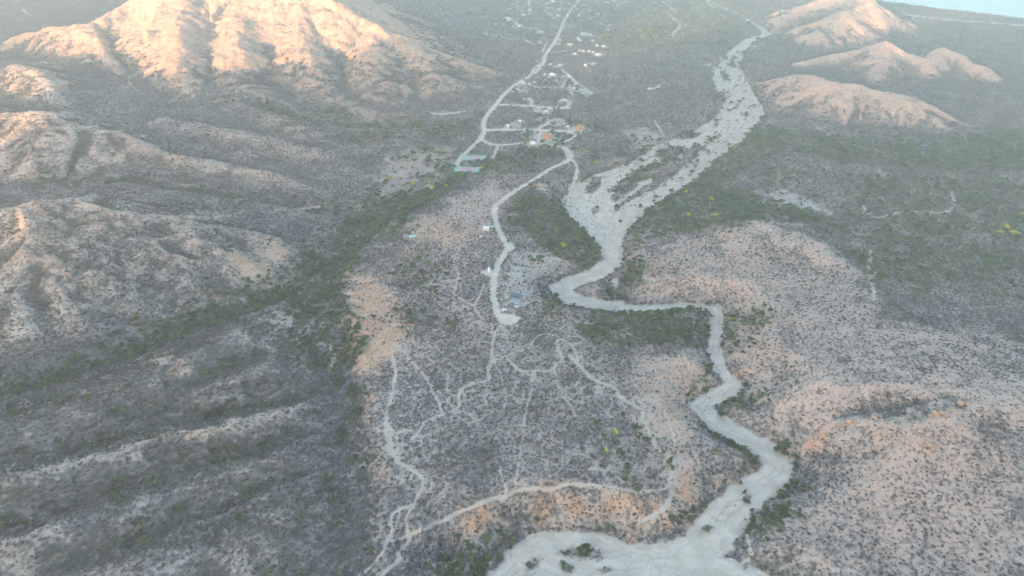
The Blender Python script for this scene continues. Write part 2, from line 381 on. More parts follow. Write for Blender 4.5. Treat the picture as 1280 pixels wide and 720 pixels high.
for p, w in [
 ([(607,163),(640,161.5),(680,163),(705,164),(727,163)], 5.5), ([(622,131),(655,132),(680,134),(700,135),(713,135)], 4.5), ([(664,131),(665,126),(662,123)],4),([(708,134),(713,128),(708,125)],4),
 ([(645,108),(668,109),(702,110)], 3.2), ([(702,109),(706,104),(708,100)],3), ([(702,87),(712,95),(722,105),(732,111),(740,117)], 3.6), ([(622,181),(620,190),(615,198)], 4),
 ([(672,163),(676,158),(686,153)], 4), ([(672,178),(676,165)],3), ([(704,164),(722,168),(712,175),(706,178)],3), ([(690,65),(702,64),(715,63)], 3),
 ([(662,0),(662,6),(655,10),(640,10),(634,12)], 5), ([(682,14),(690,20),(698,26)], 3), ([(634,25),(642,27),(650,33),(660,36),(672,36)], 5), ([(653,48),(660,52),(666,55)], 4.5),
 ([(605,43),(620,45),(640,50)], 4), ([(723,2),(735,2),(742,3),(760,4)], 6), ([(690,84),(698,83),(705,80)],3.5), ([(664,92),(668,85),(676,80)],3), ([(678,65),(681,58),(684,52)],3),
 ([(824,106),(822,110),(812,112)],5), ([(1135,19),(1180,24),(1240,29),(1290,33),(1400,43)], 20), ([(1138,20),(1144,25),(1150,27),(1157,28)],6), ([(1120,10),(1135,19)],6),
 ([(828,2),(835,6),(840,12)], 8), ([(832,14),(838,20),(845,26)], 7), ([(845,26),(852,32),(842,40),(840,46)], 5), ([(884,4),(892,9),(898,11)], 9), ([(800,13),(840,14),(870,12)],3),
 ([(0,10),(15,4),(22,0)],6),([(88,7),(98,2),(106,-4)],6),([(28,12),(35,18),(42,20)],6),
 ([(540,142),(565,142),(580,139)],5),
]: line(ROAD, p, w * (1.7 if p[0][1] < 170 and p[0][0] > 560 and p[0][0] < 800 else 1.1))

def c2(pts): return [(x / 2.571 + 400, y / 2.571 + 440) for x, y in pts]
def c3(pts): return [(x / 2.571 + 800, y / 2.571 + 440) for x, y in pts]
def c5(pts): return [(x / 3 + 400, y / 3 + 220) for x, y in pts]
def c6(pts): return [(x / 2.667 + 800, y / 2.667 + 220) for x, y in pts]
TRAILS = [
 (c2([(225,-20),(235,0),(243,100),(215,190),(210,240),(220,310),(240,350),(290,380),(325,400),(335,430),(310,480),(280,520),(275,555),(290,590),(275,630),(235,680),(200,720),(180,760)]), 2.7),
 (c2([(210,240),(250,260),(250,340)]), 1.6), (c2([(310,485),(240,510),(225,550),(230,575),(215,620),(180,670),(125,720),(100,745)]), 2.6), (c2([(215,612),(260,600),(290,580)]), 2.4),
 (c2([(290,580),(340,570),(395,545),(430,520),(500,495),(540,480),(600,460),(630,445),(680,438),(740,443),(790,425),(850,425),(930,430),(980,445),(1040,450),(1080,445)])+c3([(95,432)]), 2.8),
 (c2([(800,10),(840,50),(880,95),(945,110),(970,155),(1030,180),(1045,230),(1075,300)])+c3([(70,320),(110,355),(98,430),(105,470),(60,520),(0,545)]), 3.6),
 (c2([(550,0),(540,60),(545,95),(490,98),(445,125),(450,170),(430,195),(395,205),(340,215),(325,250),(295,280)]), 2.4),
 (c2([(690,60),(675,130),(660,200),(645,320),(625,445)]), 1.1), (c2([(550,10),(600,15),(640,65),(690,60),(745,62),(795,10)]), 2.0), (c2([(270,0),(300,40),(340,80),(380,160),(400,205)]), 2.2),
 (c2([(410,60),(412,140),(400,200)]),1.5), (c2([(575,370),(590,410),(600,450)]),1.5), (c2([(560,30),(600,120),(590,180)]),1.3),
 (c5([(684,548),(680,555),(650,600),(645,650),(650,690),(640,720)]), 2.4), (c5([(650,690),(700,680),(735,715),(760,730)]), 1.8), (c5([(645,590),(600,575),(600,520),(575,485),(610,430),(615,400)]), 2.0),
 (c5([(510,290),(500,330),(520,360),(510,420),(495,440),(545,470),(575,485)]), 2.0), (c5([(880,720),(915,680),(890,640),(890,610),(930,620),(960,660),(975,720)]), 2.2), (c5([(780,655),(810,600),(850,590),(880,600)]), 1.7),
 (c5([(270,720),(275,640),(330,660)]), 2.0), (c5([(700,430),(720,400),(740,380)]),1.5), (c5([(660,430),(690,440),(705,450)]),1.5), (c5([(30,720),(60,690),(50,660)]),2),
 (c3([(290,590),(310,575),(360,575),(400,560)]), 2.2), (c3([(330,680),(360,660),(355,610),(330,575)]), 2.0), (c3([(340,710),(440,710),(510,670),(560,660),(620,700)]), 2.4), (c3([(620,700),(680,700),(720,720)]), 2),
 (c6([(740,100),(770,135),(800,140),(890,115),(1010,125),(1050,105),(1040,50)]), 4), (c6([(770,250),(760,320),(775,360),(780,410)]), 4.5), (c6([(755,300),(790,320),(770,340)]), 2.5),
 ([(818,150),(825,162),(830,170)], 4), ([(1010,150),(1030,165),(1045,178),(1075,182),(1110,192)], 3.5), ([(705,225),(712,232),(718,240)],3),
 ([(340,262),(370,262),(400,258)],2.5), ([(160,95),(163,108),(180,118)],3), ([(190,83),(200,82)],2), ([(0,77),(60,80),(120,74),(150,76)],2.5),
 ([(820,500),(835,520),(845,560)],1.3), ([(700,430),(690,470),(720,520)],1.2), ([(490,430),(520,440),(540,450)],2.0), ([(485,530),(492,570),(500,580)],2.2),
 ([(410,430),(418,440),(412,465)],3), ([(690,415),(720,400),(760,410)],2),
 ([(460,300),(480,290),(492,282),(497,275)],2.5),
]
for p, w in TRAILS: line(PATH, p, w * .74, val=(.5 if w == 2.4 and p[0][0] > 900 else 1), smooth=2, rag=1.1)
ROAD *= (1 - .9 * (HID == 13)); SAND = np.where(ROAD + PATH > .5, SAND * .999, SAND)

# (where, group, [(u, v, width px, wall, roof, roof colour)])
VILLAGE = [
 ('the lane of the orange houses', 'houses along the orange house lane', [(635,158.5,4,'white','shed','white'),(638.5,157,3,'pink','gable','pink'),(644,156.6,5.5,'grey','flat','teal'),(650,152.4,4,'white','shed','white'),(678,149,5,'pink','hip','pink'),(696,152.6,8,'grey','gable','grey'),(709.7,160,2.6,'white','flat','white')]),
 ('the lane above the orange houses', 'houses along the second lane', [(655,125.5,4,'beige','hip','beige'),(660,126,3,'cream','flat','cream'),(673,137.6,5,'cream','flat','teal'),(682.7,140.6,4.5,'white','shed','white'),(687,137.3,3.5,'white','gable','white'),(702,137.1,2.4,'white','flat','white'),(701,127,4.5,'cream','flat','cream'),(705.5,126,4,'white','flat','white'),(710,128.5,3,'beige','gable','beige')]),
 ('the south side of the third lane', 'houses south of the third lane', [(646,113.5,6,'cream','flat','white'),(655,114,4.5,'bluegrey','gable','bluegrey'),(712.7,114.7,3.4,'cream','flat','cream'),(715,118,4.2,'white','flat','white'),(718,111.8,3.4,'white','shed','white'),(722.5,117.2,3.4,'beige','gable','beige'),(726.4,113.8,5.5,'bluegrey','flat','teal'),(731,118.5,6,'white','flat','cream')]),
 ('the north side of the third lane', 'houses north of the third lane', [(654,104.6,4.2,'white','flat','white'),(662,106,3,'cream','gable','cream'),(668.3,104.3,2.8,'white','shed','white'),(672.8,97.9,3,'cream','flat','cream'),(682.4,101.6,3,'white','flat','white'),(694.7,102.4,5,'grey','gable','grey'),(699.5,103.2,3.4,'grey','flat','grey'),(711,101.6,4,'beige','hip','thatch'),(715,105.6,3.4,'white','flat','white'),(719,107,3,'white','shed','white'),(712.5,110.6,3.6,'cream','gable','cream')]),
 ('the diagonal lane', 'houses by the diagonal lane', [(681,93.8,2.8,'white','flat','white'),(690.5,94.4,7,'white','gable','white'),(704,97,3.8,'bluegrey','flat','white'),(711.5,96.4,4,'white','shed','white'),(687.7,81.9,4.5,'white','flat','white'),(699.6,82.6,4.5,'cream','gable','cream'),(732,82.4,4.6,'white','flat','white'),(741.7,80.6,5,'bluegrey','hip','bluegrey')]),
 ('the open white row', 'houses in the white row', [(718.5,68.6,5,'white','gable','white'),(729,64.8,4.6,'white','flat','white'),(736,65.3,3.4,'cream','shed','cream'),(741,66,3.8,'cream','flat','cream'),(748,69,7,'white','flat','white'),(724.5,64.2,3,'cream','gable','cream')]),
 ('the leafy block', 'houses in the leafy block', [(696,35,4,'cream','flat','cream'),(706,47.4,4,'white','flat','white'),(699.5,50.9,4,'cream','gable','cream'),(697.4,55.8,6,'beige','flat','cream'),(712.7,56.8,7,'cream','hip','cream'),(722.5,48.7,4,'white','flat','white'),(730,43,8,'cream','flat','teal'),(736.7,45,5,'teal','flat','white'),(724,51.6,3.4,'white','shed','white'),(740.6,51.4,4,'white','flat','white'),(713.8,33,4,'grey','gable','grey'),(725.8,36,4,'cream','flat','cream')]),
 ('the eastern rim', 'houses at the eastern rim', [(746,58,3.6,'white','flat','white'),(754.7,58.4,4.5,'teal','gable','teal'),(754.7,45.2,4.4,'bluegrey','flat','bluegrey'),(760,38.2,4,'white','flat','white'),(762.3,32.6,3,'white','shed','white'),(759,29,2.8,'white','flat','white'),(751.6,30.4,3.4,'cream','gable','cream'),(745,29.2,3,'white','flat','white'),(745.3,23,3,'white','shed','white'),(747,18.2,3.6,'white','gable','white'),(754,18.6,4,'cream','flat','cream')]),
 ('the far eastern strip', 'houses in the far eastern strip', [(731,6.6,5,'cream','flat','cream'),(737,15.2,4,'cream','gable','cream'),(737.8,24,3,'white','flat','white'),(727.4,16.6,3.4,'pink','hip','pink'),(723.6,20.2,3.4,'white','flat','white'),(721.4,12.8,4.4,'pink','gable','pink'),(710.5,5.2,4,'white','flat','white'),(709.4,20.6,3,'white','shed','white'),(703,3.4,4,'cream','flat','cream'),(752,5.3,5.5,'white','flat','white'),(760,4.3,5,'cream','gable','cream'),(772,8.4,4.4,'cream','flat','cream'),(783.6,2.9,4,'white','flat','white'),(767,1.8,4,'white','shed','white'),(778,5.7,3.4,'cream','hip','cream'),(790.6,2,4,'white','gable','white')]),
 ('the main road top', 'houses west of the main road top', [(701.7,8.4,3,'pink','gable','pink'),(699,13,5,'white','flat','white'),(697.3,20.2,3.6,'white','shed','white'),(690.8,2.8,5.5,'white','flat','white'),(689.7,10.2,3.4,'teal','gable','teal'),(685,10.8,3.4,'white','flat','white'),(682.6,5.8,5.5,'teal','flat','white'),(677,4.3,5,'teal','hip','teal'),(670,14.2,4,'grey','flat','grey')]),
 ('the far western dirt loop', 'houses inside the dirt loop', [(663,17.6,4,'cream','flat','cream'),(662,13,4,'white','gable','white'),(654.7,19.4,6,'white','flat','cream'),(652.5,14.2,3.6,'teal','flat','teal'),(646.5,8,4,'white','flat','white'),(647,4,3.6,'cream','shed','cream'),(641.6,5.6,4,'white','gable','white')]),
 ('the mountain foot', 'houses near the mountain foot', [(678.5,48,4,'bluegrey','flat','bluegrey'),(675,53.4,6,'white','gable','bluegrey'),(675.5,40.4,6,'pink','flat','cream'),(650,33,5,'white','flat','white'),(635,24.6,8,'white','gable','white'),(629,31.2,3,'cream','flat','cream'),(620.5,31.2,3,'white','shed','white'),(641,34.2,3,'cream','hip','cream'),(638.5,45.4,6,'white','flat','teal'),(647,49,4,'bluegrey','gable','bluegrey')]),
]
YARDS = [(q[0], q[1], q[2]) for _, _, hs in VILLAGE for q in hs] + [(725,161.5,8),(681,172,12),(666,180,7),(644,378,4),(608,285,4),(675,233,5),(696,153,8)]
# ------------------------------------------------------------------ zones of ground and plant cover
GREEN = np.zeros(N, F32); ORANGE = np.zeros(N, F32); PALE = np.zeros(N, F32); PINK = np.zeros(N, F32); VEG = np.full(N, .82, F32); THIN = np.zeros(N, F32); YEL = np.zeros(N, F32)
for uv, val, s in [
 ([(640,255),(660,245),(690,245),(712,268),(742,300),(747,322),(728,342),(700,325),(665,300),(640,280)], 1, 4),
 ([(560,195),(600,190),(640,200),(560,240),(530,265),(490,290),(455,305),(440,330),(415,350),(408,400),(425,440),(440,480),(445,520),(430,500),(415,460),(395,410),(385,380),(330,385),(240,415),(150,450),(60,485),(0,505),(0,490),(60,470),(150,435),(230,400),(320,365),(370,345),(400,320),(420,290),(450,260),(480,230),(500,200)], 1, 7),
 ([(715,400),(740,392),(800,392),(888,386),(887,420),(850,432),(790,438),(740,430)], 1, 4),
 ([(905,388),(955,390),(960,405),(935,440),(905,458)], .8, 5),
 ([(945,160),(1000,168),(1100,176),(1200,172),(1300,165),(1300,215),(1150,210),(1050,200),(960,190),(930,205),(880,240),(830,265),(790,300),(775,280),(800,255),(850,230),(900,190)], .9, 14),
 ([(545,725),(556,690),(600,668),(640,676),(632,700),(615,735)], 1, 4),
 ([(940,660),(955,625),(990,598),(1005,620),(995,650),(960,672)], .9, 5),
 ([(888,512),(925,494),(955,498),(920,512),(905,532)], 1, 4), ([(880,528),(910,548),(950,578),(950,600),(925,580),(890,545)], 1, 3),
 ([(888,420),(890,450),(880,490),(878,460),(880,430)],.8,3),
 ([(778,330),(795,318),(810,335),(806,362),(780,366),(766,350)], 1, 4), ([(785,255),(850,235),(940,240),(1010,265),(1040,290),(1000,275),(920,285),(870,290),(800,300),(775,290)], .9, 8),
 ([(1040,215),(1150,220),(1300,215),(1300,380),(1180,340),(1100,330),(1050,285)], .5, 18), ([(1050,310),(1150,300),(1200,330),(1170,360),(1080,350)],.7,10),
 ([(400,165),(480,165),(560,155),(600,165),(540,175),(450,178)], .7, 8), ([(400,135),(450,142),(440,160),(330,145)],.6,8),
 ([(690,170),(720,185),(740,215),(725,220),(715,200),(640,195),(640,185)],.6,8), ([(740,210),(790,195),(830,178),(820,170),(740,190)],.5,8),
 ([(640,185),(700,190),(660,215),(610,225),(620,200)],.5,6),
 ([(425,640),(440,600),(450,570),(440,550),(430,580),(420,620)],.7,4),([(690,375),(705,380),(700,390),(680,385)],.8,4),
 ([(745,540),(800,540),(830,570),(800,600),(750,590)],.35,12), ([(180,660),(230,640),(240,660),(200,680)],.3,8),
 ([(950,200),(1040,210),(1040,260),(950,230)],.3,10), ([(700,0),(960,0),(900,60),(720,60)],.35,30),
 ([(830,655),(860,650),(900,632),(890,650),(850,668)],.8,3),
]: zone(GREEN, uv, val, s)
for vi, wd, vl in ((0, 62, .95), (1, 44, .9), (5, 26, .6), (6, 40, .6)):
    line(GREEN, [(q[0], q[1]) for q in VALLEYS[vi][0] if -40 < q[0] and q[1] < 460], wd, vl, soft=14, rag=6)
for uv, val, s in [
 ([(440,345),(475,352),(500,375),(505,420),(490,440),(470,470),(432,462),(424,440),(440,400)], .9, 6),
 ([(540,660),(600,632),(690,622),(760,622),(840,632),(935,595),(925,620),(860,662),(800,690),(770,668),(700,664),(620,668)], .95, 5),
 ([(500,282),(545,270),(590,280),(600,300),(565,312),(510,300)], .5, 10), ([(500,308),(530,302),(540,318),(510,322)],.8,4),
 ([(185,445),(235,440),(245,470),(215,485),(180,470)], .6, 9), ([(290,312),(345,310),(332,355),(292,345)], .9, 6), ([(230,370),(260,360),(280,372),(245,382)],.8,4),
 ([(1040,542),(1090,530),(1180,525),(1260,520),(1240,590),(1150,590),(1060,560)], .35, 10), ([(1000,555),(1045,530),(1050,545),(1010,562)],.8,4),
 ([(800,325),(830,320),(835,345),(805,350)], .7, 5), ([(915,462),(935,462),(935,475),(918,474)],.8,3),
 ([(428,505),(455,530),(470,580),(490,600),(470,625),(448,600),(440,560)], .6, 6), ([(440,505),(475,480),(475,500),(440,525)],.6,4),
 ([(870,490),(885,490),(890,500),(872,504)],.8,3),([(905,600),(945,590),(955,600),(925,615)],.9,3),([(790,460),(840,470),(870,440),(880,500),(850,560),(820,520)],.35,10),
 ([(690,230),(715,225),(710,250),(690,260)],.5,4),([(760,325),(770,320),(772,332),(762,335)],.7,3),
 ([(20,260),(60,240),(80,260),(70,285),(30,280)],.5,6),([(85,270),(150,275),(140,300),(90,295)],.5,8),([(380,372),(392,370),(395,390),(385,395)],.3,5),
 ([(870,600),(920,590),(940,610),(870,640)],.5,6),
]: zone(ORANGE, uv, val, s)
for uv, val, s in [
 ([(790,320),(870,290),(960,275),(1020,300),(1070,335),(1075,385),(1130,405),(1290,430),(1290,490),(1100,520),(1000,540),(940,500),(915,450),(960,400),(900,375),(800,375),(810,340)], .28, 14),
 ([(940,240),(980,238),(1035,262),(1030,268),(990,258)], .6, 7),
 ([(350,395),(390,372),(400,400),(400,430),(350,420)], .8, 7), ([(180,545),(300,520),(390,495),(400,508),(320,530),(210,555),(60,590),(40,580)], .22, 6), ([(180,600),(330,575),(420,552),(420,575),(330,592),(220,620)],.4,8),
 ([(120,500),(240,465),(240,480),(150,520),(60,540),(50,530)],.6,8),
 ([(560,325),(620,300),(640,340),(600,400),(560,380),(550,350)],.3,10), ([(640,310),(700,320),(690,370),(650,380),(625,350)],.5,8), ([(560,250),(640,220),(620,260),(590,300),(560,280)],.3,8),
 ([(230,90),(260,90),(300,110),(240,120)],.3,5), ([(0,60),(150,70),(200,150),(120,230),(0,230)],.35,20),([(60,270),(130,270),(150,320),(80,330)],.5,8),
 ([(820,660),(960,600),(1000,700),(900,720)],.2,10),([(460,480),(540,470),(560,520),(500,560),(470,520)],.4,10),
 ([(480,195),(560,185),(545,215),(500,240),(470,245)],.55,6),
]: zone(PALE, uv, val, s)
zone(THIN, [(500,330),(560,300),(640,300),(700,380),(790,470),(850,570),(840,615),(700,605),(560,640),(480,660),(440,520),(480,430),(520,400)], .03, 12)
for q_ in [[(503,388),(530,374),(550,398),(530,412),(508,408)],[(480,330),(530,322),(565,340),(540,368),(490,352)],[(560,395),(580,400),(560,425),(540,420)],[(640,322),(690,318),(680,345),(640,350)]]: zone(GREEN, q_, .35, 5)
zone(PINK, [(450,320),(520,270),(640,210),(700,225),(640,260),(600,330),(610,420),(520,440),(450,460)], .7, 10)
zone(PINK, [(960,560),(1040,540),(1290,500),(1290,740),(1080,740),(1000,660)], .9, 20)
zone(PINK, [(790,320),(870,290),(960,275),(1020,300),(1070,335),(1075,385),(1130,405),(1290,430),(1290,520),(1000,560),(930,500),(910,450),(900,380),(800,375)], .75, 14)
zone(PINK, [(800,450),(870,440),(880,500),(860,560),(900,600),(840,640),(830,560)], .7, 12)
for uv, val, s in [   # thinner scrub
 ([(790,320),(870,290),(960,275),(1020,300),(1070,335),(1075,385),(1130,405),(1290,440),(1290,740),(1000,740),(1000,600),(940,500),(915,450),(900,378),(800,375),(810,340)], .26, 12),
 ([(440,345),(475,352),(500,375),(505,420),(490,440),(470,470),(432,462),(424,440),(440,400)], .55, 6),
 ([(540,660),(600,632),(690,622),(760,622),(840,632),(935,595),(925,620),(860,662),(800,690),(770,668),(700,664),(620,668)], .22, 5),
 ([(500,282),(545,270),(590,280),(600,300),(565,312),(510,300)], .4, 10), ([(940,240),(980,238),(1035,262),(1030,268),(990,258)], .6, 6),
 ([(350,395),(390,372),(400,400),(400,430),(350,420)], .5, 7), ([(180,545),(300,520),(390,495),(400,508),(320,530),(210,555),(60,590),(40,580)], .3, 6),
 ([(185,445),(235,440),(245,470),(215,485),(180,470)], .35, 8), ([(290,312),(345,310),(332,355),(292,345)], .7, 6),
 ([(480,195),(560,185),(545,215),(500,240),(470,245)],.6,6), ([(790,450),(870,440),(880,500),(860,560),(900,600),(840,640),(830,560),(790,500)], .5, 10),
 ([(640,310),(700,320),(690,370),(650,380),(625,350)],.35,8), ([(560,250),(640,220),(620,260),(590,300),(560,280)],.4,8),
 ([(780,165),(810,160),(825,175),(800,185)],.7,6), ([(700,175),(715,178),(735,200),(700,205)],.3,5),
]: zone(THIN, uv, val, s)
PINK = np.maximum(PINK, np.isin(HID, (10, 11, 12)) * HILL * .95).astype(F32)
ORANGE = np.maximum(ORANGE, np.isin(HID, (10, 11, 12)) * HILL * .28).astype(F32)
ORANGE = np.maximum(ORANGE, (HID == 1) * HILL * .7).astype(F32)
THIN = np.maximum(THIN, np.isin(HID, (10, 11, 12)) * HILL * (.15 + .35 * ss(10, 45, H)))
THIN = np.maximum(THIN, (HID == 1) * HILL * .7 * ss(40, 90, H))
THIN = np.maximum(THIN, np.isin(HID, (2, 3, 4, 5, 6, 7, 8)) * HILL * .03)
PALE = np.maximum(PALE, np.isin(HID, (2, 3, 4)) * HILL * .10); LEFTH = np.isin(HID, (2, 3, 4, 5, 6, 7, 8)) * HILL
ORANGE = np.maximum(ORANGE, LEFTH * np.clip(.22 + .9 * fbm(X / 80, Y / 80, 3, 141), 0, .65)).astype(F32)
GREEN = np.maximum(GREEN, EDGE * ss(-.1, .35, fbm(X / 30, Y / 30, 3, 191)) * .75)
gap = np.zeros(N, F32); zone(gap, [(478,200),(500,190),(548,184),(570,188),(566,206),(560,218),(545,226),(530,236),(512,244),(470,246),(482,222)], 1, 3); GREEN *= 1 - .85 * gap; THIN = np.maximum(THIN, .2 * gap); PALE *= 1 - .8 * gap; ORANGE = np.maximum(ORANGE, .12 * gap); GREEN = np.maximum(GREEN, gap * .85 * ss(.0, .25, fbm(X / 24, Y / 24, 3, 201)))
GREEN = np.maximum(GREEN, ISL * .7)
GREEN = np.clip(GREEN * np.clip(.92 + 1.0 * fbm(X / 38, Y / 38, 4, 161, .6), .12, 1.1), 0, 1)
NET = np.zeros(N, F32); zone(NET, [(500,330),(560,300),(640,300),(700,380),(790,470),(850,570),(840,615),(700,605),(560,640),(480,660),(440,520),(480,430),(520,400)], 1, 12)
NET = NET * np.maximum(ss(.075, .02, np.abs(perlin((X + wx * .7) / 19, (Y + wy * .7) / 23, 171))), .8 * ss(.09, .02, np.abs(perlin((X + wx) / 10, (Y + wy) / 13, 172)))) * np.clip(.5 + 1.3 * fbm(X / 50, Y / 50, 2, 173), 0, 1)
for u_, v_, wp_ in YARDS:
    x_, y_ = hit(u_, v_); rr = wp_ * 1.7; idx = near([(x_[0], y_[0])], rr * 2.2)
    if len(idx):
        q_ = np.hypot(X[idx] - x_[0], (Y[idx] - y_[0]) * .8) + 5 * perlin(X[idx] / 8, Y[idx] / 8, 181); m_ = ss(rr * 1.5, rr * .6, q_)
        PALE[idx] = np.maximum(PALE[idx], m_ * .9); VEG[idx] *= 1 - .85 * m_; GREEN[idx] = np.maximum(GREEN[idx] * (1 - m_), .55 * ss(rr * 2.2, rr * 1.4, q_) * (1 - m_))
BARE = np.clip(np.maximum(SAND, ROAD), 0, 1); PATH = np.clip(PATH * (1.05 + .5 * fbm(X / 18, Y / 18, 2, 131)), 0, 1).astype(F32)
patch = fbm(X / 45, Y / 45, 4, 121)
# plants gather in the hollows and leave the crests bare
def blur(G, k):
    for ax in (0, 1):
        c = np.cumsum(np.pad(G, [(k + 1, k) if a == ax else (0, 0) for a in (0, 1)], mode='edge'), axis=ax, dtype=np.float64)
        n = G.shape[ax]
        G = (np.take(c, range(2 * k + 1, 2 * k + 1 + n), axis=ax) - np.take(c, range(0, n), axis=ax)) / (2 * k + 1)
    return G
HR = H.reshape(NY, NX)
hollow = (blur(blur(HR, 9), 9) - HR).ravel(); hollow2 = (blur(blur(HR, 3), 3) - HR).ravel()
hol = np.clip(hollow / 3.0 + hollow2 / 1.2, -1, 1).astype(F32)
PALE = np.clip(PALE + .15 * np.clip(-hol, 0, 1) * (VEG > 0) * np.clip(HILL + .3, 0, 1), 0, 1); ORANGE *= 1 - .7 * np.clip(hol, 0, 1); PALE *= 1 - .7 * np.clip(hol, 0, 1)
VEG = np.clip(VEG - THIN * .9 + .30 * patch + .30 * hol * np.clip(HILL + THIN, .15, 1), 0.06, 1)
LOW = np.zeros(N, F32); zone(LOW, [(-80,470),(300,400),(420,470),(432,560),(440,740),(-80,740)], 1, 25); VEG = VEG + .05 * LEFTH * (1 - LOW) + .37 * LOW + .1 * LOW * hol; GREEN = np.maximum(GREEN, LOW * np.clip(.05 + .2 * hol, 0, .25)); PALE *= 1 - .45 * LOW
VEG = np.maximum(VEG, GREEN * .97)
VEG = np.clip(VEG, 0, 1) * (1 - BARE) * (1 - np.maximum(PATH, NET * .8)); VEG = np.where(ISL > .3, np.maximum(VEG, .7 * ISL), VEG).astype(F32)
VEG *= (COAST < -12)
GREEN *= (1 - BARE); GTREE = GREEN.copy(); GREEN = np.maximum(GREEN, np.clip(LEFTH + LOW, 0, 1) * np.clip(.9 * hol + .25 * LOW, 0, .9) * (1 - BARE)).astype(F32)
# ------------------------------------------------------------------ materials
def new_mat(name):
    m = bpy.data.materials.new(name); m.use_nodes = True
    nt = m.node_tree; b = nt.nodes['Principled BSDF']; b.inputs['Roughness'].default_value = .95
    if 'Specular IOR Level' in b.inputs: b.inputs['Specular IOR Level'].default_value = .15
    return m, nt, b
class NT:
    def __init__(s, nt): s.nt = nt
    def n(s, t, **k):
        x = s.nt.nodes.new(t)
        for a, v in k.items(): setattr(x, a, v)
        return x
    def l(s, a, b): s.nt.links.new(a, b)
    def val(s, inp, v):
        if hasattr(v, 'links') or hasattr(v, 'is_linked'): s.l(v, inp)
        else: inp.default_value = v
    def mix(s, f, a, b, mode='MIX'):
        x = s.n('ShaderNodeMix', data_type='RGBA', blend_type=mode)
        s.val(x.inputs[0], f)
        for i, c in ((6, a), (7, b)):
            s.val(x.inputs[i], (*c, 1) if isinstance(c, tuple) and len(c) == 3 else c)
        return x.outputs[2]
    def math(s, op, a, b=0.0, clamp=False):
        x = s.n('ShaderNodeMath', operation=op, use_clamp=clamp); s.val(x.inputs[0], a); s.val(x.inputs[1], b); return x.outputs[0]
    def noise(s, vec, scale, detail=3, rough=.55, dist=0):
        x = s.n('ShaderNodeTexNoise'); s.l(vec, x.inputs['Vector']); x.inputs['Scale'].default_value = scale
        x.inputs['Detail'].default_value = detail; x.inputs['Roughness'].default_value = rough; x.inputs['Distortion'].default_value = dist; return x.outputs['Fac']
    def step(s, v, a, b):
        x = s.n('ShaderNodeMapRange', interpolation_type='SMOOTHSTEP'); s.val(x.inputs['Value'], v)
        x.inputs['From Min'].default_value = a; x.inputs['From Max'].default_value = b; return x.outputs['Result']

mat, nt, bsdf = new_mat('desert_ground'); g = NT(nt)
pos = g.n('ShaderNodeNewGeometry').outputs['Position']
za = g.n('ShaderNodeAttribute', attribute_name='za'); zb = g.n('ShaderNodeAttribute', attribute_name='zb')
sa_ = g.n('ShaderNodeSeparateColor'); g.l(za.outputs['Color'], sa_.inputs[0]); sb_ = g.n('ShaderNodeSeparateColor'); g.l(zb.outputs['Color'], sb_.inputs[0])
sand, orange, veg, pale, green, pink = *sa_.outputs[:3], *sb_.outputs[:3]
n_big = g.noise(pos, 1 / 60, 4); n_mid = g.noise(pos, 1 / 13, 4, .6); n_fin = g.noise(pos, 1 / 3.2, 3, .65); n_tin = g.noise(pos, 1 / 1.1, 2)
soil = g.mix(g.step(n_mid, .35, .65), (.32, .26, .21), (.44, .365, .30))
soil = g.mix(g.math('MULTIPLY', pale, g.step(n_big, .2, .6)), soil, (.52, .47, .42))
soil = g.mix(g.math('MULTIPLY', pink, g.step(n_mid, .2, .55)), soil, (.50, .355, .275))
of = g.math('MULTIPLY', orange, g.step(g.math('ADD', n_big, g.math('MULTIPLY', n_mid, .8)), .42, .92))
soil = g.mix(of, soil, g.mix(g.step(n_mid, .4, .62), (.50, .275, .155), (.54, .36, .24)))
soil = g.mix(g.math('MULTIPLY', g.step(n_fin, .48, .68), .7), soil, (.20, .165, .14))       # gravel, dead twigs
litter = g.mix(g.step(n_mid, .4, .6), (.12, .12, .113), (.175, .168, .155))
litter = g.mix(green, litter, (.072, .088, .07))
vf = g.math('MULTIPLY', g.step(g.math('ADD', g.math('MULTIPLY', veg, .55), g.math('SUBTRACT', g.math('MULTIPLY', n_fin, 1.1), .55)), .22, .56), .9)
col = g.mix(vf, soil, litter)
sandc = g.mix(g.step(n_mid, .35, .65), (.50, .43, .34), (.60, .525, .425))
sandc = g.mix(g.math('MULTIPLY', g.step(n_tin, .55, .75), .25), sandc, (.34, .31, .275))
sandc = g.mix(g.math('MULTIPLY', za.outputs['Alpha'], .38), sandc, (.30, .27, .23))
col = g.mix(zb.outputs['Alpha'], col, g.mix(g.step(n_mid, .35, .65), (.45, .375, .305), (.52, .445, .37)))
col = g.mix(sand, col, sandc)
g.l(col, bsdf.inputs['Base Color'])
bump = g.n('ShaderNodeBump'); bump.inputs['Strength'].default_value = .7; bump.inputs['Distance'].default_value = 1.3
g.l(g.math('ADD', n_fin, g.math('MULTIPLY', n_tin, .4)), bump.inputs['Height']); g.l(bump.outputs[0], bsdf.inputs['Normal'])

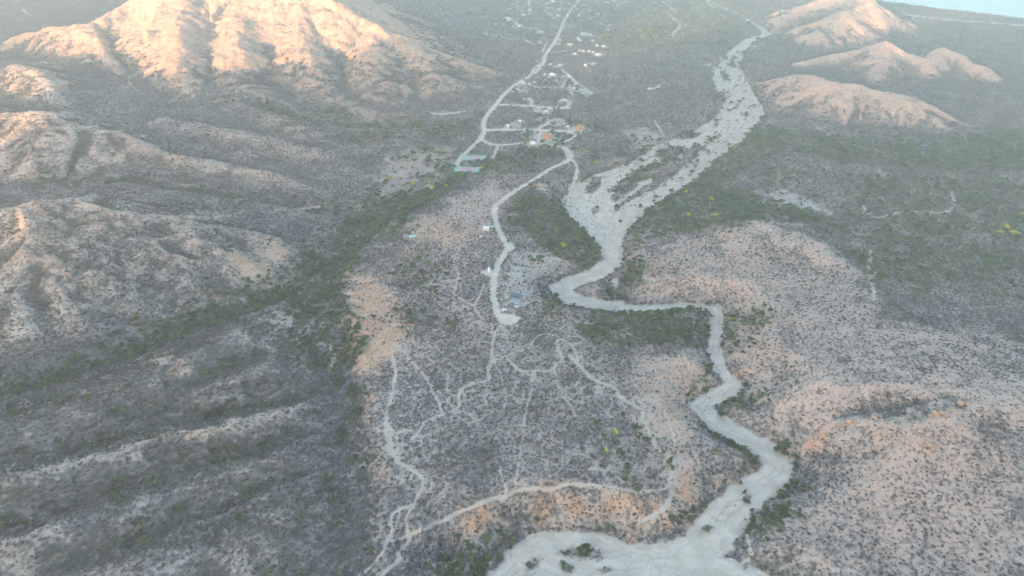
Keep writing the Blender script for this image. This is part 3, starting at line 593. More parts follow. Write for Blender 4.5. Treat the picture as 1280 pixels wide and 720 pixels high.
# ------------------------------------------------------------------ the one ground sheet, divided where road, wash and hills begin
HG = H.reshape(NY, NX)
rect = lambda A: A.reshape(NY, NX)
fmean = lambda A: (rect(A)[:-1, :-1] + rect(A)[1:, :-1] + rect(A)[:-1, 1:] + rect(A)[1:, 1:]).ravel() * .25
I0 = (np.arange(NY - 1)[:, None] * NX + np.arange(NX - 1)[None, :]).ravel()
cls = np.zeros(I0.size, np.int8)
hidf = HID[I0]; hillf = fmean(HILL)
cls[(hidf > 0) & (hillf > .3)] = 10
cls = np.where(cls == 10, 10 + hidf, cls).astype(np.int8)
cls[fmean(SAND) > .45] = 1; cls[(fmean(COAST) > -26)] = 4
cls[fmean(PATH) > .3] = 3; cls[fmean(ROAD) > .42] = 2
ZA = np.stack([BARE, ORANGE, VEG, BRAID], 1).astype(F32); ZB = np.stack([PALE, GREEN, PINK, np.maximum(PATH, NET * .6)], 1).astype(F32)
def tag(o, label=None, cat=None, group=None, kind=None):
    if label: o['label'] = label
    if cat: o['category'] = cat
    if group: o['group'] = group
    if kind: o['kind'] = kind
    return o
def sheet(name, sel, label, cat):
    f = I0[sel]
    quads = np.stack([f, f + 1, f + NX + 1, f + NX], 1)
    used, inv = np.unique(quads, return_inverse=True)
    me = bpy.data.meshes.new(name)
    me.vertices.add(len(used)); me.vertices.foreach_set('co', np.stack([X[used], Y[used], H[used]], 1).astype(F32).ravel())
    me.loops.add(quads.size); me.loops.foreach_set('vertex_index', inv.ravel().astype(np.int32))
    me.polygons.add(len(quads)); me.polygons.foreach_set('loop_start', np.arange(0, quads.size, 4, dtype=np.int32))
    me.polygons.foreach_set('use_smooth', np.ones(len(quads), bool))
    for nm, A in (('za', ZA), ('zb', ZB)):
        at = me.attributes.new(nm, 'FLOAT_COLOR', 'POINT'); at.data.foreach_set('color', A[used].ravel())
    me.materials.append(mat); me.update()
    o = bpy.data.objects.new(name, me); C.objects.link(o)
    return tag(o, label, cat, kind='structure')
sheet('ground', cls == 0, 'scrub covered desert floor of the whole valley', 'ground')
sheet('dry_riverbed', cls == 1, 'pale braided sandy riverbed winding through the valley to the sea', 'riverbed')
sheet('dirt_road', cls == 2, 'pale dirt road and side lanes running down to the village', 'road')
sheet('footpath', cls == 3, 'narrow pale footpaths winding over the scrubby terrace', 'path')
sheet('beach', cls == 4, 'sand beach and seabed along the shore', 'beach')
for hid, nm, lb in [(1, 'mountain', 'big mountain whose upper face catches the low sun'), (2, 'hill', 'small sunlit knoll just below the big mountain'), (3, 'hill', 'hill with a round sunlit top below the mountain'),
    (4, 'hill', 'broad gullied hill with a sharp sunlit tip'), (5, 'hill', 'long low ridge beside the green side valley'), (6, 'hill', 'long ridge with a pale bare crest'), (7, 'hill', 'long dark ridge below the pale crested one'),
    (8, 'hill', 'scrubby ridge nearest the drone in the shaded corner'), (9, 'hill', 'pinkish hill with orange rocks along its crest'), (10, 'hill', 'long low pink hill beside the braided riverbed'),
    (11, 'hill', 'pink hill with two peaks on the plain'), (12, 'hill', 'pyramid shaped pink hill nearest the sea'), (13, 'mountain', 'mountain range behind the drone that shades the valley')]:
    if (cls == 10 + hid).any(): sheet(nm, cls == 10 + hid, lb, 'mountain' if nm == 'mountain' else 'hill')

# the sea
m_sea, nts, b = new_mat('sea_water'); s_ = NT(nts); p = s_.n('ShaderNodeNewGeometry').outputs['Position']
b.inputs['Base Color'].default_value = (.10, .24, .27, 1); b.inputs['Roughness'].default_value = .16; b.inputs['Specular IOR Level'].default_value = .5
bm_ = s_.n('ShaderNodeBump'); bm_.inputs['Strength'].default_value = .35; bm_.inputs['Distance'].default_value = 1.5
wv = s_.n('ShaderNodeMapping'); wv.inputs['Scale'].default_value = (.012, .06, .05); wv.inputs['Rotation'].default_value = (0, 0, -math.atan2(sd[1], sd[0])); s_.l(p, wv.inputs['Vector'])
s_.l(s_.noise(wv.outputs[0], 1, 4), bm_.inputs['Height']); s_.l(bm_.outputs[0], b.inputs['Normal'])
ex = GX.max() - 5; ey = GY.max() - 5
def clip_half(poly, nx, ny, c):
    out = []
    for (ax, ay), (bx, by) in zip(poly, poly[1:] + poly[:1]):
        da = ax * nx + ay * ny - c; db = bx * nx + by * ny - c
        if da >= 0: out.append((ax, ay))
        if (da >= 0) != (db >= 0):
            t = da / (da - db); out.append((ax + t * (bx - ax), ay + t * (by - ay)))
    return out
sp = clip_half([(-ex, 300), (ex, 300), (ex, ey), (-ex, ey)], sn[0], sn[1], sx0 * sn[0] + sy0 * sn[1] - 40)
me = bpy.data.meshes.new('sea'); me.from_pydata([(x, y, -.6) for x, y in sp], [], [list(range(len(sp)))]); me.materials.append(m_sea)
o = bpy.data.objects.new('sea', me); C.objects.link(o); tag(o, 'pale calm sea beyond the beach', 'sea', kind='structure')

# ------------------------------------------------------------------ mesh helpers
class MB:
    def __init__(s): s.v = []; s.f = []
    def quad(s, *p):
        n = len(s.v); s.v += [tuple(q) for q in p]; s.f.append(tuple(range(n, n + len(p))))
    def box(s, x0, x1, y0, y1, z0, z1, tx=0, ty=0):
        n = len(s.v)
        s.v += [(x0, y0, z0), (x1, y0, z0), (x1, y1, z0), (x0, y1, z0), (x0 + tx, y0 + ty, z1), (x1 - tx, y0 + ty, z1), (x1 - tx, y1 - ty, z1), (x0 + tx, y1 - ty, z1)]
        s.f += [tuple(n + i for i in q) for q in ((3, 2, 1, 0), (4, 5, 6, 7), (0, 1, 5, 4), (1, 2, 6, 5), (2, 3, 7, 6), (3, 0, 4, 7))]
        return s
    def lathe(s, prof, k=14, cx=0, cy=0):
        n = len(s.v)
        for r, z in prof:
            for i in range(k): s.v.append((cx + r * math.cos(2 * math.pi * i / k), cy + r * math.sin(2 * math.pi * i / k), z))
        for j in range(len(prof) - 1):
            for i in range(k): s.f.append((n + j * k + i, n + j * k + (i + 1) % k, n + (j + 1) * k + (i + 1) % k, n + (j + 1) * k + i))
        s.f.append(tuple(n + (len(prof) - 1) * k + i for i in range(k))); s.f.append(tuple(n + i for i in reversed(range(k))))
        return s
    def prism(s, prof, y0, y1):
        """closed outline in x,z pushed along y"""
        n = len(s.v); k = len(prof)
        s.v += [(x, y0, z) for x, z in prof] + [(x, y1, z) for x, z in prof]
        s.f.append(tuple(n + i for i in range(k))); s.f.append(tuple(n + k + i for i in reversed(range(k))))
        for i in range(k): s.f.append((n + i, n + k + i, n + k + (i + 1) % k, n + (i + 1) % k))
        return s
    def tube(s, a, b, r0, r1, k=6):
        a = Vector(a); b = Vector(b); d = (b - a).normalized(); u = d.orthogonal().normalized(); w_ = d.cross(u); n = len(s.v)
        for p, r in ((a, r0), (b, r1)):
            for i in range(k): s.v.append(tuple(p + r * (u * math.cos(2 * math.pi * i / k) + w_ * math.sin(2 * math.pi * i / k))))
        for i in range(k): s.f.append((n + i, n + (i + 1) % k, n + k + (i + 1) % k, n + k + i))
        s.f.append(tuple(n + k + i for i in range(k)))
        return s
    def mesh(s, name):
        me = bpy.data.meshes.new(name); me.from_pydata(s.v, [], s.f); me.update(); return me
from mathutils import Vector
def obj(name, me, m=None, parent=None, loc=(0, 0, 0), rz=0, sc=None):
    if isinstance(me, MB): me = me.mesh(name)
    if m is not None and not len(me.materials): me.materials.append(m)
    o = bpy.data.objects.new(name, me); C.objects.link(o); o.location = loc; o.rotation_euler = (0, 0, rz)
    if sc is not None: o.scale = sc
    if parent is not None: o.parent = parent
    if m is not None and o.material_slots and o.material_slots[0].material is not m:
        o.material_slots[0].link = 'OBJECT'; o.material_slots[0].material = m
    return o
def empty(name, loc=(0, 0, 0), rz=0, sc=None):
    o = bpy.data.objects.new(name, None); C.objects.link(o); o.location = loc; o.rotation_euler = (0, 0, rz); o.empty_display_size = 1
    if sc is not None: o.scale = sc
    return o
_pm = {}
def paint(name, c, rough=.8, worn=.12):
    """matt wall, roof or metal colour with weathering"""
    if name in _pm: return _pm[name]
    m, nt, b = new_mat(name); q = NT(nt); b.inputs['Roughness'].default_value = rough
    p = q.n('ShaderNodeNewGeometry').outputs['Position']
    dirty = tuple(x * .62 + y * .1 for x, y in zip(c, (.3, .26, .22)))
    q.l(q.mix(q.step(q.noise(p, .9, 5, .65), .5 - worn, .85), c, dirty), b.inputs['Base Color'])
    _pm[name] = m; return m

# ------------------------------------------------------------------ plants
def leaf_mat(name, lo, hi, twig=None):
    m, nt, b = new_mat(name); q = NT(nt)
    oi = q.n('ShaderNodeObjectInfo'); p = q.n('ShaderNodeNewGeometry').outputs['Position']
    c = q.mix(oi.outputs['Random'], lo, hi)
    if twig: c = q.mix(q.math('MULTIPLY', q.step(q.noise(p, 1 / 85, 3), .42, .62), .75), c, twig)
    c = q.mix(q.math('MULTIPLY', q.step(q.noise(p, 1.1, 2), .42, .62), .5), c, tuple(min(1, x * 1.55) for x in hi))
    q.l(c, b.inputs['Base Color']); b.inputs['Roughness'].default_value = .8
    return m
M_SCRUB = leaf_mat('dry_twigs', (.08, .079, .074), (.18, .172, .157), (.092, .108, .082))
M_TREE = leaf_mat('green_leaves', (.036, .072, .040), (.15, .20, .105))
M_YEL = leaf_mat('yellow_green_leaves', (.30, .33, .03), (.46, .44, .05))
M_BARK = paint('bark', (.13, .10, .08))

def crown_mesh(name, n, leaf, h, seed, lobes):
    r = np.random.default_rng(seed); v = []; f = []
    L = []
    for k in range(lobes):
        a = r.uniform(0, 2 * math.pi); d = r.uniform(.05, .30); L.append((d * math.cos(a), d * math.sin(a), r.uniform(.42, .68) * h, r.uniform(.17, .27)))
    for i in range(n):
        lx, ly, lz, lr = L[r.integers(lobes)]
        q = r.normal(size=3); q /= np.linalg.norm(q); q[2] = abs(q[2]) * 1.0 - .35
        c = np.array([lx, ly, lz]) + q * np.array([lr, lr, lr * h * 1.15]) * r.uniform(.55, 1.05)
        c[2] = max(c[2], .06 * h)
        a = r.normal(size=3); a[2] *= .6; a /= np.linalg.norm(a); b_ = np.cross(a, r.normal(size=3)); b_ /= np.linalg.norm(b_)
        s1 = leaf * r.uniform(.6, 1.3); s2 = s1 * r.uniform(.4, .8); n0 = len(v)
        v += [tuple(c - a * s1), tuple(c - b_ * s2), tuple(c + a * s1), tuple(c + b_ * s2)]; f.append((n0, n0 + 1, n0 + 2, n0 + 3))
    me = bpy.data.meshes.new(name); me.from_pydata(v, [], f); me.update(); return me
def trunk_mesh(seed):
    r = random.Random(seed); m = MB(); top = (r.uniform(-.04, .04), r.uniform(-.04, .04), .26)
    m.tube((0, 0, -.1), top, .035, .024)
    for k in range(4):
        a = k * 1.6 + r.uniform(-.4, .4); m.tube(top, (.22 * math.cos(a), .22 * math.sin(a), r.uniform(.42, .55)), .02, .008, 5)
    return m.mesh('trunk')
SCRUB_ME = [crown_mesh('desert_shrub', 46, .13, .62, 100 + k, 4 + k % 3) for k in range(4)]
CROWN_ME = [crown_mesh('crown', 170, .085, .72, 200 + k, 6 + k % 3) for k in range(4)]
TRUNK_ME = [trunk_mesh(k) for k in range(4)]
for me in SCRUB_ME: me.materials.append(M_SCRUB)
for me in CROWN_ME: me.materials.append(M_TREE)

VEGG, GRNG, BAREG = rect(VEG), rect(GTREE), rect(BARE)
def scatter(y0, y1, sp, seed):
    """jittered grid of candidate spots inside what a camera near the drone could see"""
    r = np.random.default_rng(seed); hw = .76 * (.839 * y1 + 225) * 1.12 + 40
    gx = np.arange(-hw, hw, sp); gy = np.arange(y0, y1, sp)
    x, y = np.meshgrid(gx, gy); x = x.ravel() + r.uniform(-.48, .48, x.size) * sp; y = y.ravel() + r.uniform(-.48, .48, y.size) * sp
    k = np.abs(x) < .76 * (.839 * y + 225) * 1.12 + 40
    return x[k], y[k], r
def in_frame(x, y, z, m=0):
    dp = y * CP + (CAM_H - z) * SP; u = 640 + FPX * x / dp; v = 360 + FPX * ((CAM_H - z) * CP - y * SP) / dp
    return (u > m) & (u < 1280 - m) & (v > m) & (v < 720 - m), u, v
SP_, TR_ = [], []
for k, (y0, y1, sp) in enumerate([(215, 420, 3.0), (420, 620, 3.2), (620, 900, 3.7), (900, 1250, 4.6), (1250, 1700, 5.8), (1700, 2300, 7.6), (2300, 3400, 12)]):
    x, y, r = scatter(y0, y1, sp, 300 + k)
    vg = bil(GX, GY, VEGG, x, y); gr = bil(GX, GY, GRNG, x, y)
    clump = perlin(x / 10, y / 10, 401) * .42 + perlin(x / 30, y / 30, 402) * .2
    u = r.uniform(0, 1, x.size)
    keep = (u < np.clip(vg * 1.18 + .02 + clump * (vg < .95), 0, 1)) & (u > gr * .8)
    s = sp * r.lognormal(-.12, .30, x.size) * (.36 + .7 * vg); s = np.clip(s, .9, sp * 1.5)
    SP_.append(np.stack([x, y, s, vg], 1)[keep])
    sp2 = sp * 1.38; x, y, r = scatter(y0, y1, sp2, 500 + k); gr = bil(GX, GY, GRNG, x, y); u = r.uniform(0, 1, x.size)
    keep = u < gr * (.86 + .25 * perlin(x / 14, y / 14, 403))
    s = sp2 * 1.05 * r.lognormal(0, .38, x.size) + .5
    TR_.append(np.stack([x, y, np.clip(s, 1.6, sp2 * 1.9), gr], 1)[keep])
SP_ = np.concatenate(SP_); TR_ = np.concatenate(TR_)
# lone shrubs on the open river sand
x, y, r = scatter(300, 1600, 8, 700); bs = bil(GX, GY, rect(SAND), x, y); rd = bil(GX, GY, rect(ROAD), x, y)
kp = (bs > .6) & (rd < .1) & (r.uniform(0, 1, x.size) < .07 + .55 * ss(600, 900, y)); SANDSH = np.stack([x, y, r.uniform(1.2, 2.2, x.size) * (.8 + y / 1500), bs], 1)[kp]
SP_ = np.concatenate([SP_, SANDSH])

# buildings come first so that no plant grows through them
FOOT = []
# ------------------------------------------------------------------ buildings
WALLC = {'white': (.74, .74, .72), 'cream': (.62, .57, .47), 'grey': (.36, .37, .37), 'orange': (.58, .31, .13), 'pink': (.56, .36, .30), 'beige': (.50, .44, .36), 'teal': (.40, .54, .52), 'bluegrey': (.30, .34, .37), 'brown': (.24, .17, .12)}
PW = {k: paint('plaster_' + k, c) for k, c in WALLC.items()}
M_GLASS = paint('dark_window_glass', (.035, .045, .055), .25, .0); M_WOOD = paint('weathered_wood', (.20, .14, .09)); M_THATCH = paint('palm_thatch', (.27, .23, .17)); M_METAL = paint('grey_metal', (.30, .31, .33), .5)
M_BLUEROOF = paint('blue_grey_roof', (.12, .15, .165), .5); M_RUBBER = paint('tyre_rubber', (.03, .03, .03)); M_WHITE = paint('white_bodywork', (.78, .79, .79), .4, .02)
M_CONC = paint('grey_concrete', (.40, .39, .37))
HM = {}
def wall_me():
    m = MB(); m.box(-.5, .5, -.5, .5, -.25, 1); return m.mesh('wall')
def roof_me(kind):
    m = MB()
    if kind == 'flat':       # slab with a raised parapet round it
        m.box(-.53, .53, -.53, .53, 1.003, 1.05)
        for a in ((-.53, .53, -.53, -.49), (-.53, .53, .49, .53), (-.53, -.49, -.488, .488), (.49, .53, -.488, .488)): m.box(*a, 1.052, 1.16)
    elif kind == 'gable': m.prism([(-.6, .97), (0, 1.48), (.6, .97), (.6, 1.04), (0, 1.56), (-.6, 1.04)], -.57, .57); m.prism([(-.49, 1.002), (.49, 1.002), (0, 1.42)], -.49, .49)
    elif kind == 'hip': m.box(-.6, .6, -.6, .6, 1.003, 1.5, .42, .42)
    elif kind == 'shed': m.prism([(-.58, 1.002), (.58, 1.002), (.58, 1.12), (-.58, 1.4)], -.56, .56)
    return m.mesh('roof')
def hole_me(name, w_, z0, z1, sill):
    m = MB(); m.box(-w_ / 2, w_ / 2, -.035, .0, z0, z1); return m.mesh(name)
def frame_me(w_, z0, z1):
    m = MB(); t = .12
    m.box(-w_ / 2 - t, w_ / 2 + t, -.07, .0, z0 - t, z0 - .001); m.box(-w_ / 2 - t, w_ / 2 + t, -.07, .0, z1 + .001, z1 + t)
    m.box(-w_ / 2 - t, -w_ / 2 - .001, -.07, 0, z0, z1); m.box(w_ / 2 + .001, w_ / 2 + t, -.07, 0, z0, z1); return m.mesh('frame')
HM['wall'] = wall_me(); HM['door'] = hole_me('door', 1.0, .02, 2.1, 0); HM['window'] = hole_me('window', 1.3, 1.0, 2.1, 1); HM['frame'] = frame_me(1.3, 1.0, 2.1); HM['dframe'] = frame_me(1.0, .14, 2.1)
for k in ('flat', 'gable', 'hip', 'shed'): HM[k] = roof_me(k)
HM['chimney'] = MB().lathe([(.28, 0), (.28, 1.0), (.34, 1.02), (.34, 1.15), (.1, 1.18)], 8).mesh('water_tank')
def house(x, y, w_, d, h, wall, roof, roofc, label, group=None, rz=0.0, name='house', tank=False, cat='house'):
    cs = [float(ground(x + a * w_ * .5, y + b * d * .5)) for a in (-1, 1) for b in (-1, 1)]
    e = empty(name, (x, y, max(cs) - .15), rz); tag(e, label, cat, group)
    obj('wall', HM['wall'], PW[wall], e, sc=(w_, d, h)); obj('roof', HM[roof], roofc, e, sc=(w_, d, h))
    def opening(kind, px, side):
        if side == 0: l, a = (px, -d / 2 - .001, 0), 0
        elif side == 1: l, a = (px, d / 2 + .001, 0), math.pi
        elif side == 2: l, a = (-w_ / 2 - .001, px, 0), -math.pi / 2
        else: l, a = (w_ / 2 + .001, px, 0), math.pi / 2
        sc = min(1, h / 2.6)
        q = obj(kind, HM[kind], M_GLASS if kind == 'window' else M_WOOD, e, l, a, (1, 1, sc)); obj('frame', HM['frame' if kind == 'window' else 'dframe'], PW['white'], q)
    opening('door', -w_ * .22, 0); opening('window', w_ * .2, 0)
    if w_ > 7: opening('window', w_ * .38, 0)
    opening('window', 0, 2); opening('window', 0, 3)
    if tank:
        obj('water_tank', HM['chimney'], M_METAL, e, (w_ * .25, d * .2, h * 1.07))
    FOOT.append((x, y, max(w_, d) * .62))
    return e
ROOFC = {'white': PW['white'], 'grey': PW['grey'], 'teal': PW['teal'], 'blue': M_BLUEROOF, 'thatch': M_THATCH, 'orange': PW['orange'], 'pink': PW['pink'], 'cream': PW['cream'], 'beige': PW['beige'], 'bluegrey': PW['bluegrey'], 'metal': M_METAL}
ADJ = {'flat': 'flat roofed', 'gable': 'gabled', 'hip': 'hip roofed', 'shed': 'slant roofed'}
ORD = ['first', 'second', 'third', 'fourth', 'fifth', 'sixth', 'seventh', 'eighth', 'ninth', 'tenth', 'eleventh', 'twelfth', 'thirteenth', 'fourteenth', 'fifteenth', 'sixteenth']
# (where, group, [(u, v, width px, wall, roof, roof colour)])
for where, grp, hs in VILLAGE:
    cnt = {}
    hx_, hy_ = hit([q[0] for q in hs], [q[1] for q in hs])
    order = sorted(range(len(hs)), key=lambda i: hs[i][0])
    for i in order:
        u, v, wp, wc, rk, rc = hs[i]; x, y = float(hx_[i]), float(hy_[i])
        sl = math.sqrt(x * x + y * y + 390 ** 2); wm = max(4.0, wp * sl / FPX * .82)
        key = f"{wc} {ADJ[rk]}" + (f" {rc} topped" if rc != wc else ''); cnt[key] = cnt.get(key, 0) + 1
        only = sum(1 for q in hs if (q[3], q[4], q[5]) == (wc, rk, rc)) == 1
        ds = f"{wc} {ADJ[rk]} house" + (f" with {rc} roof" if rc != wc else '')
        lb = (f"{ORD[cnt[key] - 1]} {ds} from the west by {where}") if not only else f"small {ds} by {where}"
        rnd = random.Random(int(u * 10 + v * 1000))
        house(x, y, wm, wm * rnd.uniform(.6, .9), rnd.uniform(2.6, 3.4) if wm < 9 else rnd.uniform(3, 4.2), wc, rk, ROOFC[rc], lb, grp, rnd.uniform(-.3, .3), tank=rk == 'flat' and wm > 6)
def one(u, v):
    x, y = hit([u], [v]); return float(x[0]), float(y[0])
# houses one would point at
x, y = one(725, 161.5); house(x, y, 10, 7, 5.6, 'orange', 'flat', ROOFC['orange'], 'bright orange two storey house alone at the end of its lane', rz=.1, tank=True)
x, y = one(683.5, 173); house(x, y, 11, 8, 5.2, 'orange', 'flat', ROOFC['orange'], 'large orange house on a cleared lot between two lanes', rz=-.15)
x, y = one(678.5, 170.5); house(x, y, 6, 6, 3.2, 'pink', 'flat', ROOFC['pink'], 'pink annex next to the large orange house', rz=-.15)
x, y = one(688.2, 169.6); house(x, y, 3.5, 3.5, 2.8, 'white', 'shed', ROOFC['white'], 'tiny white hut behind the large orange house', rz=.1)
x, y = one(666.5, 180.5); house(x, y, 8, 7, 3.2, 'white', 'flat', ROOFC['white'], 'white house at the roadside below the large orange house', rz=.1)
x, y = one(515.6, 298.2); house(x, y, 7.5, 4.5, 2.6, 'teal', 'shed', ROOFC['teal'], 'teal roofed hut at the edge of the green side valley', rz=.35)
x, y = one(507, 297.5); house(x, y, 4.5, 3.5, 2.3, 'grey', 'gable', ROOFC['grey'], 'small grey shed next to the teal roofed hut', rz=.3)
x, y = one(675, 233); house(x, y, 5.5, 4.5, 2.8, 'pink', 'flat', ROOFC['pink'], 'small pinkish house on the curve of the dirt road above the grove')
x, y = one(812, 112.5); house(x, y, 8, 6, 3, 'white', 'flat', ROOFC['white'], 'lone white house at the end of a track in the wide eastern scrub')
x, y = one(601, 296.5)
m = MB().lathe([(1.25, 0), (1.25, 1.7), (1.1, 2.0), (.45, 2.25), (.45, 2.4)], 16); e = empty('water_tank', (x, y, float(ground(x, y)))); tag(e, 'small white water tank alone in scrub below the white walled house', 'water tank')
obj('barrel', m, M_WHITE, e); obj('lid', MB().lathe([(.5, 2.402), (.5, 2.5), (.2, 2.55)], 12), M_METAL, e); FOOT.append((x, y, 1.5))
# white house with a yard, above the trailer
x, y = one(608.2, 287.5)
e = house(x, y, 6.5, 4.2, 3.4, 'white', 'flat', ROOFC['white'], 'white walled house with a grey paved yard beside the dirt road', rz=-.05)
y_ = MB(); y_.box(-4.2, -3.9, -.5, 5.5, -.4, 3.6); obj('end_wall', y_, PW['white'], e)
obj('yard', MB().box(-3.2, 6.5, 2.4, 9.5, -.6, .12), M_CONC, e)
gk = MB(); [gk.box(a, a + .16, b, b + .16, .12, 2.5) for a in (-1, 3.8) for b in (3.2, 7.4)]; gk.box(-1.4, 4.4, 2.8, 7.9, 2.5, 2.65); obj('carport', gk, M_METAL, e)
x2, y2 = one(614.3, 285.6); house(x2, y2, 3.2, 3, 2.4, 'cream', 'shed', ROOFC['cream'], 'small cream shed between the white walled house and the road', rz=.1)
FOOT.append((x + 2, y + 6, 7))
# the complex at the road's end
x, y = one(643.5, 379.5); z = float(ground(x, y))
e = house(x, y, 9.5, 6.0, 3.3, 'white', 'flat', ROOFC['bluegrey'], 'white house with a blue grey roof terrace at the end of the dirt road', rz=-.25, tank=True)
obj('terrace', MB().box(-3.8, 4.6, -6.5, -3.15, -.7, .35), PW['white'], e)
tw = MB(); [tw.box(a, a + .2, b, b + .2, .35, 2.75) for a in (-3.6, .2) for b in (-6.3, -3.6)]; tw.box(-4, .7, -6.7, -3.3, 2.76, 2.92); obj('porch_roof', tw, M_BLUEROOF, e)
x3, y3 = one(645, 373.5); house(x3, y3, 10.5, 5.5, 3.4, 'bluegrey', 'gable', M_BLUEROOF, 'long house with a dark blue gabled roof behind the white terrace house', rz=-.25)
x4, y4 = one(638.5, 386); house(x4, y4, 5.5, 3.6, 2.5, 'grey', 'shed', M_BLUEROOF, 'dark roofed lean-to shed in front of the white terrace house', rz=-.3)
x5, y5 = one(634.2, 374.5); e = empty('palapa', (x5, y5, float(ground(x5, y5)))); tag(e, 'round pale thatched shelter behind the parked van', 'palapa')
obj('roof', MB().lathe([(2.3, 2.0), (2.1, 2.25), (1.2, 3.0), (.15, 3.7)], 16), paint('pale_thatch', (.50, .46, .38)), e)
for k in range(4):
    a = k * math.pi / 2 + .4; obj('post', MB().tube((1.6 * math.cos(a), 1.6 * math.sin(a), -.2), (1.6 * math.cos(a), 1.6 * math.sin(a), 2.3), .1, .09), M_WOOD, e)
for a, b in ((x, y), (x3, y3), (x4, y4), (x5, y5)): FOOT.append((a, b, 6.5))

# vehicles
def wheels(e, xs, ys, r):
    for a in xs:
        for b in ys:
            wm_ = MB(); n = 14; s_ = -1 if b < 0 else 1
            prof = [(r * math.cos(2 * math.pi * i / n) + a, r * math.sin(2 * math.pi * i / n) + r) for i in range(n)]
            wm_.prism(prof, b - .12, b + .12); t = obj('wheel', wm_, M_RUBBER, e)
            hb_ = MB(); hb_.prism([(a + .55 * (p - a), r + .55 * (q - r)) for p, q in prof], b + s_ * .11 - .02, b + s_ * .13 + .02); obj('rim', hb_, M_METAL, t)
def vehicle(name, u, v, rz, label, cat, body, col):
    x, y = one(u, v); e = empty(name, (x, y, float(ground(x, y)) + .08), rz); tag(e, label, cat); FOOT.append((x, y, 3.5))
    if body == 'van': side, L, wd, win = [(-2.5, .4), (2.5, .4), (2.55, 1.0), (1.95, 1.2), (1.2, 2.05), (-2.4, 2.1), (-2.5, 1.9)], 2.5, .95, [(-2.0, 1.0, 1.25, 1.75)]
    else: side, L, wd, win = [(-2.1, .35), (2.1, .35), (2.15, .8), (1.1, .95), (.5, 1.45), (-1.3, 1.45), (-1.9, .98), (-2.12, .9)], 2.1, .85, [(-1.1, .4, 1.0, 1.35)]
    b = MB(); b.prism(side, -wd, wd); obj('body', b, col, e)
    wn_ = MB(); [wn_.box(a, c, -wd - .012, -wd - .002, z0, z1) for a, c, z0, z1 in win]; obj('side_window', wn_, M_GLASS, e)
    wn_ = MB(); [wn_.box(a, c, wd + .002, wd + .012, z0, z1) for a, c, z0, z1 in win]; obj('side_window', wn_, M_GLASS, e)
    (xa, za), (xb, zb_) = (side[3], side[4]); ws = MB(); dx, dz = zb_ - za, xa - xb; ln = math.hypot(dx, dz); dx, dz = dx / ln * .01, dz / ln * .01
    ws.quad((xa + dx, -wd + .1, za + dz), (xa + dx, wd - .1, za + dz), (xb + dx, wd - .1, zb_ + dz), (xb + dx, -wd + .1, zb_ + dz)); obj('windscreen', ws, M_GLASS, e)
    for s_ in (-1, 1): obj('headlight', MB().box(side[2][0] - .06, side[2][0] + .02, s_ * wd * .7 - .15, s_ * wd * .7 + .15, .62, .8), M_WHITE, e)
    wheels(e, (-L * .62, L * .62), (-wd + .1, wd - .1), .34)
vehicle('van', 630.8, 388.6, .55, 'off-white van parked between the turning loop and the lean-to shed', 'van', 'van', M_WHITE)
vehicle('car', 609.2, 282.6, .35, 'dark car parked in the grey yard of the white walled house', 'car', 'car', paint('dark_car_paint', (.05, .055, .065), .35, 0))
x, y = one(611.2, 339.5); e = empty('box_trailer', (x, y, float(ground(x, y)) + .1), math.pi / 2 + .02); tag(e, 'long white box trailer parked on a gravel pad beside the dirt road', 'trailer'); FOOT.append((x, y, 5))
obj('body', MB().box(-3.6, 3.6, -1.2, 1.2, .55, 3.1, .04, .04), M_WHITE, e); obj('roof', MB().box(-3.62, 3.62, -1.22, 1.22, 3.102, 3.2), M_WHITE, e); obj('chassis', MB().box(-3.5, 3.5, -.9, .9, .4, .548), M_METAL, e)
obj('drawbar', MB().prism([(-5.0, .5), (-3.6, .44), (-3.6, .52), (-5.0, .58)], -.08, .08), M_METAL, e)
for s_ in (-1, 1): obj('window', MB().box(-1.6, .2, s_ * 1.205 - .012, s_ * 1.205 + .012, 1.6, 2.4), M_GLASS, e)
obj('door', MB().box(1.2, 2.1, -1.225, -1.2, .75, 2.75), M_METAL, e); wheels(e, (-.5, .45), (-1.08, 1.08), .38)

# white stepped monument on the spur below the mountain
x, y = one(608, 43.5); e = empty('monument', (x, y, float(ground(x, y)) - .3)); tag(e, 'tall white tapering tower on a bare spur at the mountain foot', 'tower'); FOOT.append((x, y, 5))
obj('base', MB().box(-3.4, 3.4, -3.4, 3.4, 0, 1.2).box(-2.6, 2.6, -2.6, 2.6, 1.202, 2.2), PW['white'], e); obj('shaft', MB().box(-1.9, 1.9, -1.9, 1.9, 2.203, 8.5, 1.2, 1.2), PW['white'], e); obj('cap', MB().box(-.8, .8, -.8, .8, 8.503, 9.6, .7, .7), PW['white'], e)

